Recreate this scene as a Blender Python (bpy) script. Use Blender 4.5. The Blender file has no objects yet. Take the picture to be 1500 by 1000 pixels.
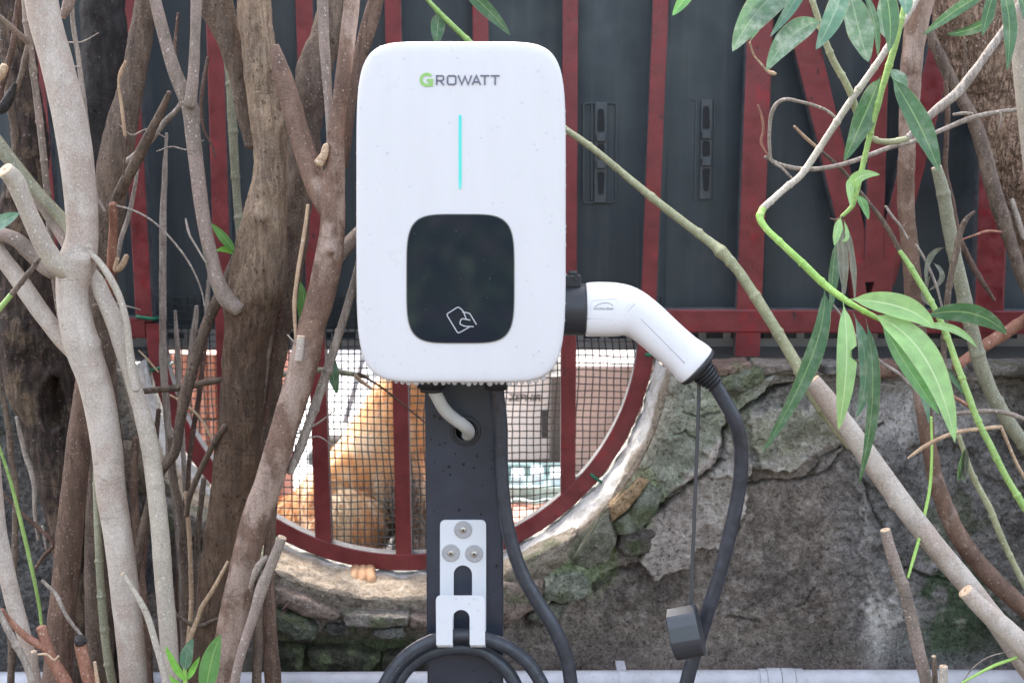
import bpy, math, random
import numpy as np
from mathutils import Vector
random.seed(7); rng = np.random.default_rng(7)
SC = bpy.context.scene
COL = SC.collection
# ------------------------------------------------------------------ camera, sky, sun, exposure
H = 1.25; PITCH = math.radians(8.0); FPX = 1940.0
cam_d = bpy.data.cameras.new('camera'); cam = bpy.data.objects.new('camera', cam_d); COL.objects.link(cam)
cam.location = (0, 0, H); cam.rotation_euler = (math.radians(90) - PITCH, 0, 0)
cam_d.sensor_width = 36; cam_d.lens = 36 * FPX / 1500.0; cam_d.clip_start = .02; cam_d.clip_end = 600
cam_d.dof.use_dof = True; cam_d.dof.focus_distance = 1.56; cam_d.dof.aperture_fstop = 9.0
SC.camera = cam
SUN_EL, SUN_AZ = math.radians(44), math.radians(-24)      # azimuth measured from +Y (behind the fence) towards +X
world = bpy.data.worlds.new('World'); SC.world = world; world.use_nodes = True
wn = world.node_tree.nodes; wl = world.node_tree.links
sky = wn.new('ShaderNodeTexSky'); sky.sky_type = 'NISHITA'; sky.sun_disc = False
sky.sun_elevation = SUN_EL; sky.sun_rotation = SUN_AZ
sky.air_density = 1.0; sky.dust_density = 6.0; sky.ozone_density = 0.6
hs = wn.new('ShaderNodeHueSaturation'); hs.inputs['Saturation'].default_value = .58; wl.new(sky.outputs[0], hs.inputs['Color']); wl.new(hs.outputs[0], wn['Background'].inputs[0])   # thin overcast: the blue is mostly washed out; wn['Background'].inputs[1].default_value = 0.15
sd = bpy.data.lights.new('sun', 'SUN'); sun = bpy.data.objects.new('sun', sd); COL.objects.link(sun)
sd.energy = 2.2; sd.angle = math.radians(12); sd.color = (1, .965, .91)
sdir = Vector((math.sin(SUN_AZ) * math.cos(SUN_EL), math.cos(SUN_AZ) * math.cos(SUN_EL), math.sin(SUN_EL)))
sun.rotation_euler = (-sdir).to_track_quat('-Z', 'Y').to_euler(); sun.location = (0, 3, 5)
SC.view_settings.view_transform = 'Standard'; SC.view_settings.look = 'None'
SC.view_settings.exposure = 0.03; SC.view_settings.gamma = 1; SC.view_settings.use_curve_mapping = False

# ------------------------------------------------------------------ helpers
cp, sp = math.cos(PITCH), math.sin(PITCH)
def W(px, py, Y):
    u = (px - 750) / FPX; v = (500 - py) / FPX
    dy = cp + v * sp; dz = -sp + v * cp; t = Y / dy
    return Vector((u * t, Y, H + dz * t))
def S(w, Y): return w * (Y / cp) / FPX
def PROJ(V):
    d = np.asarray(V) - np.array([0, 0, H])
    f = d[:, 1] * cp - d[:, 2] * sp; u = d[:, 1] * sp + d[:, 2] * cp
    return np.stack([750 + FPX * d[:, 0] / f, 500 - FPX * u / f], 1)

def _hash(i, j, k, seed):
    h = (i * 374761393 + j * 668265263 + k * 2147483647 + seed * 974634777) & 0xffffffff
    h = ((h ^ (h >> 13)) * 1274126177) & 0xffffffff
    h = ((h ^ (h >> 16)) * 2246822519) & 0xffffffff
    return ((h ^ (h >> 15)) & 0xffffff) / float(0xffffff)
def vnoise(P, seed=0):
    P = np.asarray(P, float); I = np.floor(P).astype(np.int64); f = P - I; f = f * f * f * (f * (f * 6 - 15) + 10)
    r = 0
    for a in (0, 1):
        for b in (0, 1):
            for c in (0, 1):
                w = (f[:, 0] if a else 1 - f[:, 0]) * (f[:, 1] if b else 1 - f[:, 1]) * (f[:, 2] if c else 1 - f[:, 2])
                r = r + w * _hash(I[:, 0] + a, I[:, 1] + b, I[:, 2] + c, seed)
    return r * 2 - 1
def fbm(P, octv=4, seed=0, gain=.5):
    P = np.asarray(P, float); r = 0; a = 1; s = 0
    for o in range(octv):
        r = r + a * vnoise(P * (2.03 ** o) + o * 17.3, seed + o); s += a; a *= gain
    return r / s
def smooth(a, b, x):
    t = np.clip((x - a) / (b - a), 0, 1); return t * t * (3 - 2 * t)

def mk(name, V, F, mat=None, parent=None, uv=None, smooth_=True, col=None, origin=None, mats=None, midx=None, kind=None):
    V = np.asarray(V, float)
    off = np.array(parent['_o'].to_list(), float) if parent is not None and '_o' in parent else (np.array(origin) if origin is not None else np.zeros(3))
    me = bpy.data.meshes.new(name)
    me.from_pydata((V - off).tolist(), [], F if isinstance(F, list) else F.tolist())
    if mats:
        for m in mats: me.materials.append(m)
        if midx is not None: me.polygons.foreach_set('material_index', np.asarray(midx, np.int32))
    elif mat: me.materials.append(mat)
    me.polygons.foreach_set('use_smooth', np.full(len(me.polygons), smooth_))
    if uv is not None:
        l = me.uv_layers.new(name='UVMap'); vi = np.empty(len(me.loops), np.int32); me.loops.foreach_get('vertex_index', vi)
        l.data.foreach_set('uv', np.asarray(uv, float)[vi].ravel())
    if col is not None:
        a = me.color_attributes.new(name='tint', type='FLOAT_COLOR', domain='POINT')
        c = np.ones((len(V), 4)); c[:, :3] = col; a.data.foreach_set('color', c.ravel())
    me.update()
    o = bpy.data.objects.new(name, me); COL.objects.link(o)
    if parent is not None:
        o.parent = parent
        if '_o' not in o: o['_o'] = [float(x) for x in off]
    elif origin is not None: o.location = origin
    if parent is None and origin is not None: o['_o'] = [float(x) for x in origin]
    if parent is None and origin is None: o['_o'] = [0.0, 0.0, 0.0]
    if kind: o['kind'] = kind
    return o
def thing(name, label, cat, loc, group=None):
    o = bpy.data.objects.new(name, None); COL.objects.link(o); o.location = loc; o.empty_display_size = .05
    o['label'] = label; o['category'] = cat; o['_o'] = [float(x) for x in loc]
    if group: o['group'] = group
    return o
def tag(o, label, cat, group=None):
    o['label'] = label; o['category'] = cat
    if group: o['group'] = group
    return o
class MB:
    """collects simple shapes in world space"""
    def __init__(s): s.V = []; s.F = []; s.k = 0
    def add(s, V, F):
        n = len(s.V); s.V += [tuple(v) for v in V]; s.F += [tuple(i + n for i in f) for f in F]; return s
    def box(s, x0, x1, y0, y1, z0, z1, b=0):
        if b <= 0:
            V = [(x, y, z) for x in (x0, x1) for y in (y0, y1) for z in (z0, z1)]
            return s.add(V, [(0, 1, 3, 2), (4, 6, 7, 5), (0, 4, 5, 1), (2, 3, 7, 6), (0, 2, 6, 4), (1, 5, 7, 3)])
        # chamfered box: 24 verts
        c = [(x0, x1), (y0, y1), (z0, z1)]; V = []; idx = {}
        for i in (0, 1):
            for j in (0, 1):
                for k in (0, 1):
                    for ax in range(3):
                        p = []
                        for d, q in enumerate((i, j, k)):
                            v = c[d][q]
                            if d != ax: v += b if q == 0 else -b
                            p.append(v)
                        idx[(i, j, k, ax)] = len(V); V.append(tuple(p))
        F = []
        for ax in range(3):
            o = [d for d in range(3) if d != ax]
            for q in (0, 1):
                f = []
                for (m, n) in ((0, 0), (1, 0), (1, 1), (0, 1)):
                    t = [0, 0, 0]; t[ax] = q; t[o[0]] = m; t[o[1]] = n; f.append(idx[(*t, ax)])
                F.append(tuple(f) if (q == 1) ^ (ax == 1) else tuple(f[::-1]))
        for ax in range(3):
            o = [d for d in range(3) if d != ax]
            for m in (0, 1):
                for n in (0, 1):
                    t0 = [0, 0, 0]; t0[o[0]] = m; t0[o[1]] = n; t1 = list(t0); t1[ax] = 1
                    F.append((idx[(*t0, o[0])], idx[(*t1, o[0])], idx[(*t1, o[1])], idx[(*t0, o[1])]))
        for i in (0, 1):
            for j in (0, 1):
                for k in (0, 1): F.append((idx[(i, j, k, 0)], idx[(i, j, k, 1)], idx[(i, j, k, 2)]))
        return s.add(V, F)
    def rod(s, P, r, n=8, cap=True, sy=1.0):
        P = [Vector(p) for p in P]; rr = r if hasattr(r, '__len__') else [r] * len(P)
        V, F = sweep(np.array([[*p, q] for p, q in zip(P, rr)]), n, sy)
        k = len(P)
        if cap: F = F + [tuple(range(n))[::-1], tuple(range((k - 1) * n, k * n))]
        return s.add(V, F)
    def stroke(s, pts, w, conv, th=.0006):
        """flat raised stroke: pts are 2D, conv(x,y)->(X,Z,Yfront)"""
        pts = [np.array(p, float) for p in pts]; closed = np.allclose(pts[0], pts[-1]) and len(pts) > 3
        n = len(pts); L = []; R = []
        for i in range(n):
            a = pts[i - 1] if i else (pts[-2] if closed else None); b = pts[i + 1] if i < n - 1 else (pts[1] if closed else None)
            d1 = (pts[i] - a) if a is not None else None; d2 = (b - pts[i]) if b is not None else None
            if d1 is None: d1 = d2
            if d2 is None: d2 = d1
            d1 = d1 / (np.linalg.norm(d1) + 1e-9); d2 = d2 / (np.linalg.norm(d2) + 1e-9)
            n1 = np.array([-d1[1], d1[0]]); n2 = np.array([-d2[1], d2[0]]); m = n1 + n2; m /= (np.linalg.norm(m) + 1e-9)
            k = w / 2 / max(.5, float(m @ n1)); L.append(pts[i] + m * k); R.append(pts[i] - m * k)
        V = []
        for l, r_ in zip(L, R):
            for q, dy in ((l, 0), (r_, 0), (r_, th), (l, th)):
                p = conv(q[0], q[1]); V.append((p[0], p[1] + dy - s.k * .00009, p[2]))
        F = []; s.k += 1
        for i in range(n - 1):
            a = i * 4; b = a + 4
            F += [(a, b, b + 1, a + 1), (a + 1, b + 1, b + 2, a + 2), (a + 3, b + 3, b, a)]
        if not closed: F += [(0, 1, 2, 3), ((n - 1) * 4 + 3, (n - 1) * 4 + 2, (n - 1) * 4 + 1, (n - 1) * 4)]
        return s.add(V, F)
    def build(s, name, mat, parent=None, sm=False, **k): return mk(name, s.V, s.F, mat, parent, smooth_=sm, **k)

def frames(C):
    n = len(C); T = np.gradient(C, axis=0); T /= np.linalg.norm(T, axis=1)[:, None] + 1e-12
    N = np.zeros((n, 3)); ref = np.array([0, -1.0, 0]) if abs(T[0, 1]) < .9 else np.array([1.0, 0, 0])
    v = ref - T[0] * (ref @ T[0]); N[0] = v / np.linalg.norm(v)
    for i in range(1, n):
        v = N[i - 1] - T[i] * (N[i - 1] @ T[i]); N[i] = v / (np.linalg.norm(v) + 1e-12)
    return T, N, np.cross(T, N)
def sweep(P, n, sy=1.0):
    C = P[:, :3]; T, N, B = frames(C); a = np.linspace(0, 2 * np.pi, n, endpoint=False)
    V = C[:, None, :] + P[:, 3][:, None, None] * (np.cos(a)[None, :, None] * N[:, None, :] * sy + np.sin(a)[None, :, None] * B[:, None, :])
    F = [(i * n + j, i * n + (j + 1) % n, (i + 1) * n + (j + 1) % n, (i + 1) * n + j) for i in range(len(P) - 1) for j in range(n)]
    return V.reshape(-1, 3), F
def catmull(P, step):
    P = np.asarray(P, float)
    if len(P) == 2: P = np.array([P[0], (P[0] + P[1]) / 2, P[1]])
    E = np.vstack([2 * P[0] - P[1], P, 2 * P[-1] - P[-2]]); out = []
    for i in range(1, len(E) - 2):
        p0, p1, p2, p3 = E[i - 1:i + 3]; L = np.linalg.norm((p2 - p1)[:3]); k = max(1, int(math.ceil(L / step)))
        # centripetal-like: scale tangents to segment
        l0 = np.linalg.norm((p1 - p0)[:3]) + 1e-9; l2 = np.linalg.norm((p3 - p2)[:3]) + 1e-9
        m1 = ((p1 - p0) / l0 * L + (p2 - p1)) / 2 * (1.0); m2 = ((p2 - p1) + (p3 - p2) / l2 * L) / 2
        t = np.arange(k)[:, None] / k
        out.append((2 * t**3 - 3 * t**2 + 1) * p1 + (t**3 - 2 * t**2 + t) * m1 + (-2 * t**3 + 3 * t**2) * p2 + (t**3 - t**2) * m2)
    out.append(P[-1][None]); return np.vstack(out)

# ------------------------------------------------------------------ materials
class N:
    def __init__(s, name):
        s.m = bpy.data.materials.new(name); s.m.use_nodes = True; s.t = s.m.node_tree; s.b = s.t.nodes['Principled BSDF']
    def n(s, typ, **k):
        x = s.t.nodes.new('ShaderNode' + typ)
        for a, v in k.items():
            if a.startswith('i_'): x.inputs[a[2:].replace('_', ' ')].default_value = v
            else: setattr(x, a, v)
        return x
    def l(s, a, b): s.t.links.new(a, b)
    def set(s, **k):
        for a, v in k.items():
            key = {'rough': 'Roughness', 'metal': 'Metallic', 'spec': 'Specular IOR Level', 'coat': 'Coat Weight', 'sss': 'Subsurface Weight',
                   'trans': 'Transmission Weight', 'ior': 'IOR', 'col': 'Base Color', 'emit': 'Emission Color', 'es': 'Emission Strength', 'coatr': 'Coat Roughness', 'sheen': 'Sheen Weight'}[a]
            if hasattr(v, 'links'): s.l(v, s.b.inputs[key])
            else: s.b.inputs[key].default_value = (*v, 1) if isinstance(v, tuple) and len(v) == 3 else v
        return s
    def coord(s, scale=(1, 1, 1), kind='Object'):
        tc = s.n('TexCoord'); mp = s.n('Mapping'); mp.inputs['Scale'].default_value = scale; s.l(tc.outputs[kind], mp.inputs[0]); return mp.outputs[0]
    def noise(s, vec, scale, detail=4, rough=.55, dist=0):
        x = s.n('TexNoise'); x.inputs['Scale'].default_value = scale; x.inputs['Detail'].default_value = detail
        x.inputs['Roughness'].default_value = rough; x.inputs['Distortion'].default_value = dist; s.l(vec, x.inputs['Vector']); return x.outputs['Fac']
    def voro(s, vec, scale, feature='F1', rnd=1):
        x = s.n('TexVoronoi', feature=feature); x.inputs['Scale'].default_value = scale; x.inputs['Randomness'].default_value = rnd; s.l(vec, x.inputs['Vector']); return x.outputs['Distance']
    def ramp(s, fac, stops, interp='LINEAR'):
        x = s.n('ValToRGB'); x.color_ramp.interpolation = interp; e = x.color_ramp.elements
        while len(e) < len(stops): e.new(.5)
        for q, (p, c) in zip(e, stops): q.position = p; q.color = (*c, 1) if isinstance(c, tuple) else (c, c, c, 1)
        s.l(fac, x.inputs[0]); return x.outputs[0]
    def mix(s, fac, a, b, blend='MIX'):
        x = s.n('Mix', data_type='RGBA', blend_type=blend)
        for v, i in ((fac, 0), (a, 6), (b, 7)):
            if hasattr(v, 'links'): s.l(v, x.inputs[i])
            else: x.inputs[i].default_value = (*v, 1) if isinstance(v, tuple) else v
        return x.outputs[2]
    def math(s, op, a, b=0.0):
        x = s.n('Math', operation=op)
        for v, i in ((a, 0), (b, 1)):
            if hasattr(v, 'links'): s.l(v, x.inputs[i])
            else: x.inputs[i].default_value = v
        return x.outputs[0]
    def bump(s, h, strength=.5, dist=.002):
        x = s.n('Bump'); x.inputs['Strength'].default_value = strength; x.inputs['Distance'].default_value = dist; s.l(h, x.inputs['Height']); s.l(x.outputs[0], s.b.inputs['Normal']); return s

def bark(name, c1, c2, dots=None, stretch=.35, sc=60, bump=.4, bdist=.0015, rough=.7, dotsc=170, dotr=.26, patch=None, spec=.35, pits=None, fis=.25, wet=None):
    k = N(name); v = k.coord((1, 1, stretch)); v2 = k.coord((1, 1, .8))
    f = k.noise(v, sc, 7, .66); f2 = k.noise(v2, 9, 4, .55)
    c = k.ramp(k.math('ADD', k.math('MULTIPLY', f, .65), k.math('MULTIPLY', f2, .35)), [(.38, c2), (.62, c1)])
    h = f
    if patch:
        c = k.mix(k.ramp(k.noise(v2, 16, 5, .65), [(.49, 0.0), (.58, 1.0)]), c, patch)
    fm = k.ramp(k.noise(k.coord((1, 1, .14)), sc * 2.4, 5, .65, .3), [(.42, 1.0), (.52, 0.0)]); g0 = k.ramp(k.noise(v2, 22, 3), [(.35, .35), (.6, 1.0)]); fm = k.math('MULTIPLY', fm, g0)
    c = k.mix(k.math('MULTIPLY', fm, fis), c, tuple(x * .45 for x in c2)); h = k.math('SUBTRACT', h, k.math('MULTIPLY', fm, fis * .8))
    if pits:
        q = k.voro(k.coord((1, 1, .55)), pits); pm = k.ramp(q, [(.12, 1.0), (.3, 0.0)])
        sel = k.ramp(k.noise(v2, pits * .35, 2), [(.42, 0.0), (.56, 1.0)]); pm = k.math('MULTIPLY', pm, sel)
        c = k.mix(k.math('MULTIPLY', pm, .7), c, tuple(x * .35 for x in c2)); h = k.math('SUBTRACT', h, k.math('MULTIPLY', pm, .8))
    if dots:
        d = k.ramp(k.voro(k.coord((1, 1, .85)), dotsc), [(dotr * .6, 1.0), (dotr, 0.0)])
        gate = k.ramp(k.noise(v2, dotsc * .55, 1), [(.44, 0.0), (.54, 1.0)]); d = k.math('MULTIPLY', d, gate)
        c = k.mix(k.math('MULTIPLY', d, .85), c, dots); h = k.math('ADD', h, k.math('MULTIPLY', d, .6))
    rg = k.math('ABSOLUTE', k.math('SUBTRACT', k.noise(k.coord((.22, .22, 1.3)), 26, 3, .5), .5)); rm = k.math('MULTIPLY', k.ramp(rg, [(.0, 1.0), (.008, 0.0)]), k.ramp(k.noise(v2, 12, 2), [(.45, 0.0), (.6, 1.0)]))
    c = k.mix(k.math('MULTIPLY', rm, .5), c, tuple(x * .5 for x in c2)); h = k.math('SUBTRACT', h, k.math('MULTIPLY', rm, .5))
    sm = k.ramp(k.noise(k.coord((1, 1, .45)), 32, 6, .75), [(.56, 0.0), (.70, 1.0)]); c = k.mix(k.math('MULTIPLY', sm, .45), c, tuple(x * .62 for x in c2))
    fine = k.noise(v2, 520, 4, .7); c = k.mix(.6, c, k.ramp(fine, [(.3, .15), (.7, .9)]), 'SOFT_LIGHT')
    h = k.math('ADD', h, k.math('MULTIPLY', fine, .3))
    if wet:                                                        # dark damp bark towards the foot of the trunk
        sx = k.n('SeparateXYZ'); k.l(k.coord(), sx.inputs[0]); zz = k.math('ADD', sx.outputs[2], k.math('MULTIPLY', k.math('SUBTRACT', k.noise(v2, 16, 5, .65), .5), .5))
        mr = k.n('MapRange'); mr.inputs[1].default_value = wet[0]; mr.inputs[2].default_value = wet[1]; mr.inputs[3].default_value = wet[2]; mr.inputs[4].default_value = 0; k.l(zz, mr.inputs[0])
        c = k.mix(mr.outputs[0], c, k.mix(1.0, c, (.30, .25, .23), 'MULTIPLY'))
    k.set(col=c, rough=rough, spec=spec).bump(h, bump, bdist); return k.m
M = {}
M['pale'] = bark('bark_pale', (.56, .495, .435), (.40, .34, .29), (.68, .63, .57), sc=38, bump=.45, dotsc=260, dotr=.22, stretch=.6, fis=.14, patch=(.42, .335, .28))
M['palebeige'] = bark('bark_beige', (.50, .445, .37), (.36, .31, .25), (.64, .59, .50), sc=35, bump=.35, dotsc=190, stretch=.6, fis=.12, patch=(.42, .36, .31))
M['greybark'] = bark('bark_grey', (.32, .26, .215), (.175, .14, .115), (.55, .48, .44), sc=50, bump=.4, dotsc=190, stretch=.5, fis=.2, patch=(.29, .22, .19))
M['brown'] = bark('bark_brown', (.215, .135, .10), (.105, .065, .048), (.34, .25, .19), sc=70, stretch=.18, bump=.7, dotsc=190, fis=.6)
M['brown2'] = bark('bark_greybrown', (.20, .145, .108), (.09, .064, .05), (.32, .25, .21), sc=70, stretch=.25, bump=.7, pits=190, fis=.5, dotsc=200)
M['red'] = bark('bark_red', (.245, .152, .108), (.12, .072, .054), (.42, .31, .26), sc=45, stretch=.5, bump=.5, dotsc=170, dotr=.2, patch=(.33, .24, .195), fis=.3)
M['rust'] = bark('bark_rust', (.42, .21, .145), (.2, .085, .055), (.55, .4, .32), sc=60, stretch=.3, bump=.6, fis=.4)
M['rough'] = bark('bark_rough', (.44, .325, .225), (.24, .165, .115), (.5, .4, .29), sc=85, stretch=.4, bump=.8, bdist=.0025, pits=170, patch=(.26, .19, .14), rough=.85, fis=.6, dotsc=260, wet=(1.02, 1.24, .92))
M['dark'] = bark('bark_dark', (.085, .058, .047), (.032, .022, .019), (.19, .15, .125), sc=70, stretch=.5, bump=1, bdist=.003, patch=(.15, .105, .07), dotsc=120, rough=.75, fis=.8)
M['black'] = bark('bark_black', (.045, .039, .038), (.02, .018, .019), (.085, .08, .078), sc=60, stretch=.6, bump=.9, bdist=.002, dotsc=130, fis=.5)
M['fibre'] = bark('bark_fibre', (.52, .36, .26), (.22, .14, .10), (.66, .50, .38), sc=130, stretch=.8, bump=1.0, bdist=.004, pits=210, rough=.9, dotsc=200, dotr=.35, fis=.9, patch=(.33, .22, .155))
M['olive'] = bark('stem_olive', (.40, .40, .245), (.28, .28, .165), (.52, .49, .38), sc=40, stretch=.3, bump=.2, rough=.5, fis=.1)
M['green'] = bark('stem_green', (.33, .48, .15), (.22, .36, .10), (.45, .52, .30), sc=40, stretch=.3, bump=.12, rough=.42, fis=.08)
M['lime'] = bark('stem_lime', (.38, .60, .15), (.28, .48, .11), (.5, .6, .3), sc=40, stretch=.3, bump=.1, rough=.4, fis=.05)
M['bamboo'] = bark('stem_greygreen', (.30, .295, .21), (.20, .195, .135), (.42, .40, .32), sc=50, stretch=.2, bump=.25, rough=.5, fis=.2)
M['grey'] = bark('twig_grey', (.44, .38, .33), (.24, .195, .165), (.56, .5, .44), sc=90, stretch=.2, bump=.7, fis=.5)
M['tan'] = bark('twig_tan', (.58, .42, .28), (.34, .22, .14), (.66, .55, .42), sc=90, stretch=.15, bump=.5, fis=.3)
M['twigdark'] = bark('twig_dark', (.16, .095, .07), (.075, .045, .037), (.30, .22, .18), sc=90, stretch=.3, bump=.7, fis=.4)
def wood_cut():
    k = N('cut_wood'); v = k.coord((1, 1, 1)); f = k.noise(v, 160, 4); c = k.ramp(f, [(.3, (.50, .34, .22)), (.7, (.70, .54, .38))]); k.set(col=c, rough=.75).bump(f, .3, .001); return k.m
M['cut'] = wood_cut()
def pith():
    k = N('wood_pith'); k.set(col=(.36, .20, .11), rough=.8); return k.m
M['pith'] = pith()

def leafmat(name, top, mid, pale=.0, gloss=.33):
    k = N(name); tc = k.n('TexCoord'); sx = k.n('SeparateXYZ'); k.l(tc.outputs['UV'], sx.inputs[0])
    u, v = sx.outputs[0], sx.outputs[1]; a = k.math('ABSOLUTE', k.math('SUBTRACT', u, .5))
    rib = k.ramp(a, [(.012, 1.0), (.04, 0.0)])
    vein = k.math('SINE', k.math('MULTIPLY', k.math('SUBTRACT', v, k.math('MULTIPLY', a, .22)), 260.0))
    ob = k.coord((1, 1, 1)); nz = k.noise(ob, 70, 5, .6)
    c = k.ramp(nz, [(.32, tuple(x * .80 for x in top)), (.68, tuple(min(1, x * 1.15) for x in top))])
    c = k.mix(k.math('MULTIPLY', k.math('ADD', vein, 1.0), .07), c, mid)
    if pale > 0:
        c = k.mix(k.math('MULTIPLY', k.ramp(k.noise(ob, 55, 6, .7), [(.47, 0.0), (.66, 1.0)]), pale), c, (.42, .48, .40))
    c = k.mix(k.math('MULTIPLY', rib, .85), c, mid)
    br = k.math('MULTIPLY', k.ramp(k.noise(ob, 130, 3, .6), [(.70, 0.0), (.76, 1.0)]), .6); c = k.mix(br, c, (.20, .13, .06))
    ed = k.math('MULTIPLY', k.ramp(a, [(.455, 0.0), (.5, 1.0)]), k.ramp(k.noise(ob, 40, 3), [(.45, 0.0), (.6, .8)])); c = k.mix(ed, c, (.36, .33, .16))
    k.set(col=c, rough=k.ramp(k.noise(ob, 60, 4), [(.35, gloss - .08), (.7, gloss + .25)]), spec=.5)
    h = k.math('SUBTRACT', k.math('MULTIPLY', vein, .25), k.math('MULTIPLY', rib, 1.5)); k.bump(h, .35, .0006)
    tr = k.n('BsdfTranslucent'); k.l(c, tr.inputs[0]); mx = k.n('MixShader'); mx.inputs[0].default_value = .3
    out = k.t.nodes['Material Output']; k.l(k.b.outputs[0], mx.inputs[1]); k.l(tr.outputs[0], mx.inputs[2]); k.l(mx.outputs[0], out.inputs[0]); return k.m
M['lf_dark'] = leafmat('leaf_dark', (.050, .135, .058), (.26, .38, .16), .25)
M['lf_blue'] = leafmat('leaf_bluegreen', (.10, .23, .15), (.30, .42, .28), .55)
M['lf_mott'] = leafmat('leaf_mottled', (.115, .22, .12), (.30, .40, .26), .8)
M['lf_light'] = leafmat('leaf_light', (.29, .50, .18), (.62, .76, .42), 0, .4)
M['lf_mid'] = leafmat('leaf_mid', (.12, .32, .09), (.36, .55, .2), .1)
M['lf_bright'] = leafmat('leaf_bright', (.22, .58, .09), (.45, .7, .25), 0)
M['lf_dry'] = leafmat('leaf_dry', (.16, .16, .12), (.3, .29, .22), .4, .7)

def plain(name, col, rough=.5, spec=.5, metal=0, coat=0, nz=0, nsc=80, bump=0, bsc=300, bdist=.0006, **kw):
    k = N(name); k.set(rough=rough, spec=spec, metal=metal, coat=coat, **kw)
    ob = k.coord()
    if nz > 0:
        f = k.noise(ob, nsc, 5, .6); k.set(col=k.ramp(f, [(.3, tuple(x * (1 - nz) for x in col)), (.7, tuple(min(1, x * (1 + nz)) for x in col))]))
    else: k.set(col=col)
    if bump > 0: k.bump(k.noise(ob, bsc, 3), bump, bdist)
    return k.m
def whitep():
    k = N('white_plastic'); f = k.ramp(k.noise(k.coord((1, 1, .12)), 40, 5, .65), [(.42, 0.0), (.75, 1.0)]); g = k.ramp(k.noise(k.coord(), 10, 4, .6), [(.4, 0.0), (.7, 1.0)])
    c = k.mix(k.math('MULTIPLY', f, .16), (.715, .705, .725), (.55, .54, .54)); c = k.mix(k.math('MULTIPLY', g, .10), c, (.60, .60, .62))
    k.set(col=c, rough=k.ramp(k.noise(k.coord(), 30, 4), [(.3, .26), (.7, .42)]), spec=.45).bump(k.noise(k.coord(), 900, 3), .03, .0003); return k.m
M['white'] = whitep()
M['whitegrip'] = plain('white_grip', (.79, .78, .80), .38, .4, bump=.04, bsc=900, bdist=.0003)
M['seam'] = plain('grip_seam', (.50, .51, .55), .5)
M['backhouse'] = plain('grey_housing', (.36, .35, .33), .5)
M['blackpl'] = plain('black_plastic', (.028, .029, .034), .42, .45, bump=.08, bsc=700)
M['capm'] = plain('cap_plastic', (.045, .048, .056), .3, .6)
M['cable'] = plain('cable_rubber', (.040, .044, .056), .38, .5, nz=.35, nsc=90, bump=.15, bsc=300)
M['pole'] = plain('pole_powdercoat', (.033, .040, .058), .33, .5, nz=.22, nsc=22, bump=.10, bsc=1400, bdist=.0003)
M['supply'] = plain('white_cable', (.58, .58, .56), .5, nz=.05)
M['screen'] = plain('black_glass', (.010, .013, .026), .055, .55)
M['rim'] = plain('screen_rim', (.20, .19, .18), .3)
M['logogreen'] = plain('logo_green', (.30, .56, .16), .5)
M['logogrey'] = plain('logo_grey', (.16, .155, .21), .5)
M['icon'] = plain('icon_silver', (.48, .49, .54), .5)
M['printgrey'] = plain('print_grey', (.30, .31, .35), .6)
M['cableprint'] = plain('cable_print', (.26, .28, .33), .5)
M['whitemetal'] = plain('white_metal', (.76, .78, .82), .35, bump=.05, bsc=900)
M['washer'] = plain('grey_washer', (.42, .41, .42), .5, nz=.1, nsc=300, bump=.4, bsc=900)
M['screwm'] = plain('screw_steel', (.55, .52, .47), .35, metal=.8)
M['strap'] = plain('rubber_strap', (.06, .06, .065), .5)
M['tie'] = plain('green_tie', (.02, .16, .085), .35)
M['mesh'] = plain('mesh_plastic', (.018, .026, .028), .45)
M['wire'] = plain('thin_wire', (.10, .09, .085), .5, metal=.4)
M['teal'] = plain('teal_plastic', (.27, .40, .40), .4, nz=.4, nsc=30)
M['bluepl'] = plain('blue_plastic', (.52, .62, .70), .4)
M['boxwhite'] = plain('carton_white', (.62, .63, .63), .7, nz=.05)
M['zink'] = plain('carton_print', (.05, .05, .055), .7)
M['darkboard'] = plain('dark_board', (.09, .085, .08), .8, nz=.2)
M['concrete'] = plain('grey_block', (.30, .27, .26), .85, nz=.2, nsc=14, bump=.3, bsc=120)
M['darkbin'] = plain('dark_bin', (.07, .085, .085), .5, nz=.15)
M['stick'] = plain('grey_stick', (.20, .20, .21), .5)
M['plank'] = plain('brown_plank', (.20, .14, .12), .8, nz=.2, nsc=30)
def pvc():
    k = N('pvc_pipe'); v = k.coord((1, 1, 1)); f = k.noise(v, 25, 6, .65); g = k.ramp(k.noise(v, 160, 3), [(.55, 0.0), (.75, 1.0)])
    c = k.ramp(f, [(.3, (.44, .44, .47)), (.7, (.60, .60, .65))]); c = k.mix(k.math('MULTIPLY', g, .3), c, (.25, .22, .2)); k.set(col=c, rough=.45).bump(f, .1); return k.m
M['pvc'] = pvc()
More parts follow.
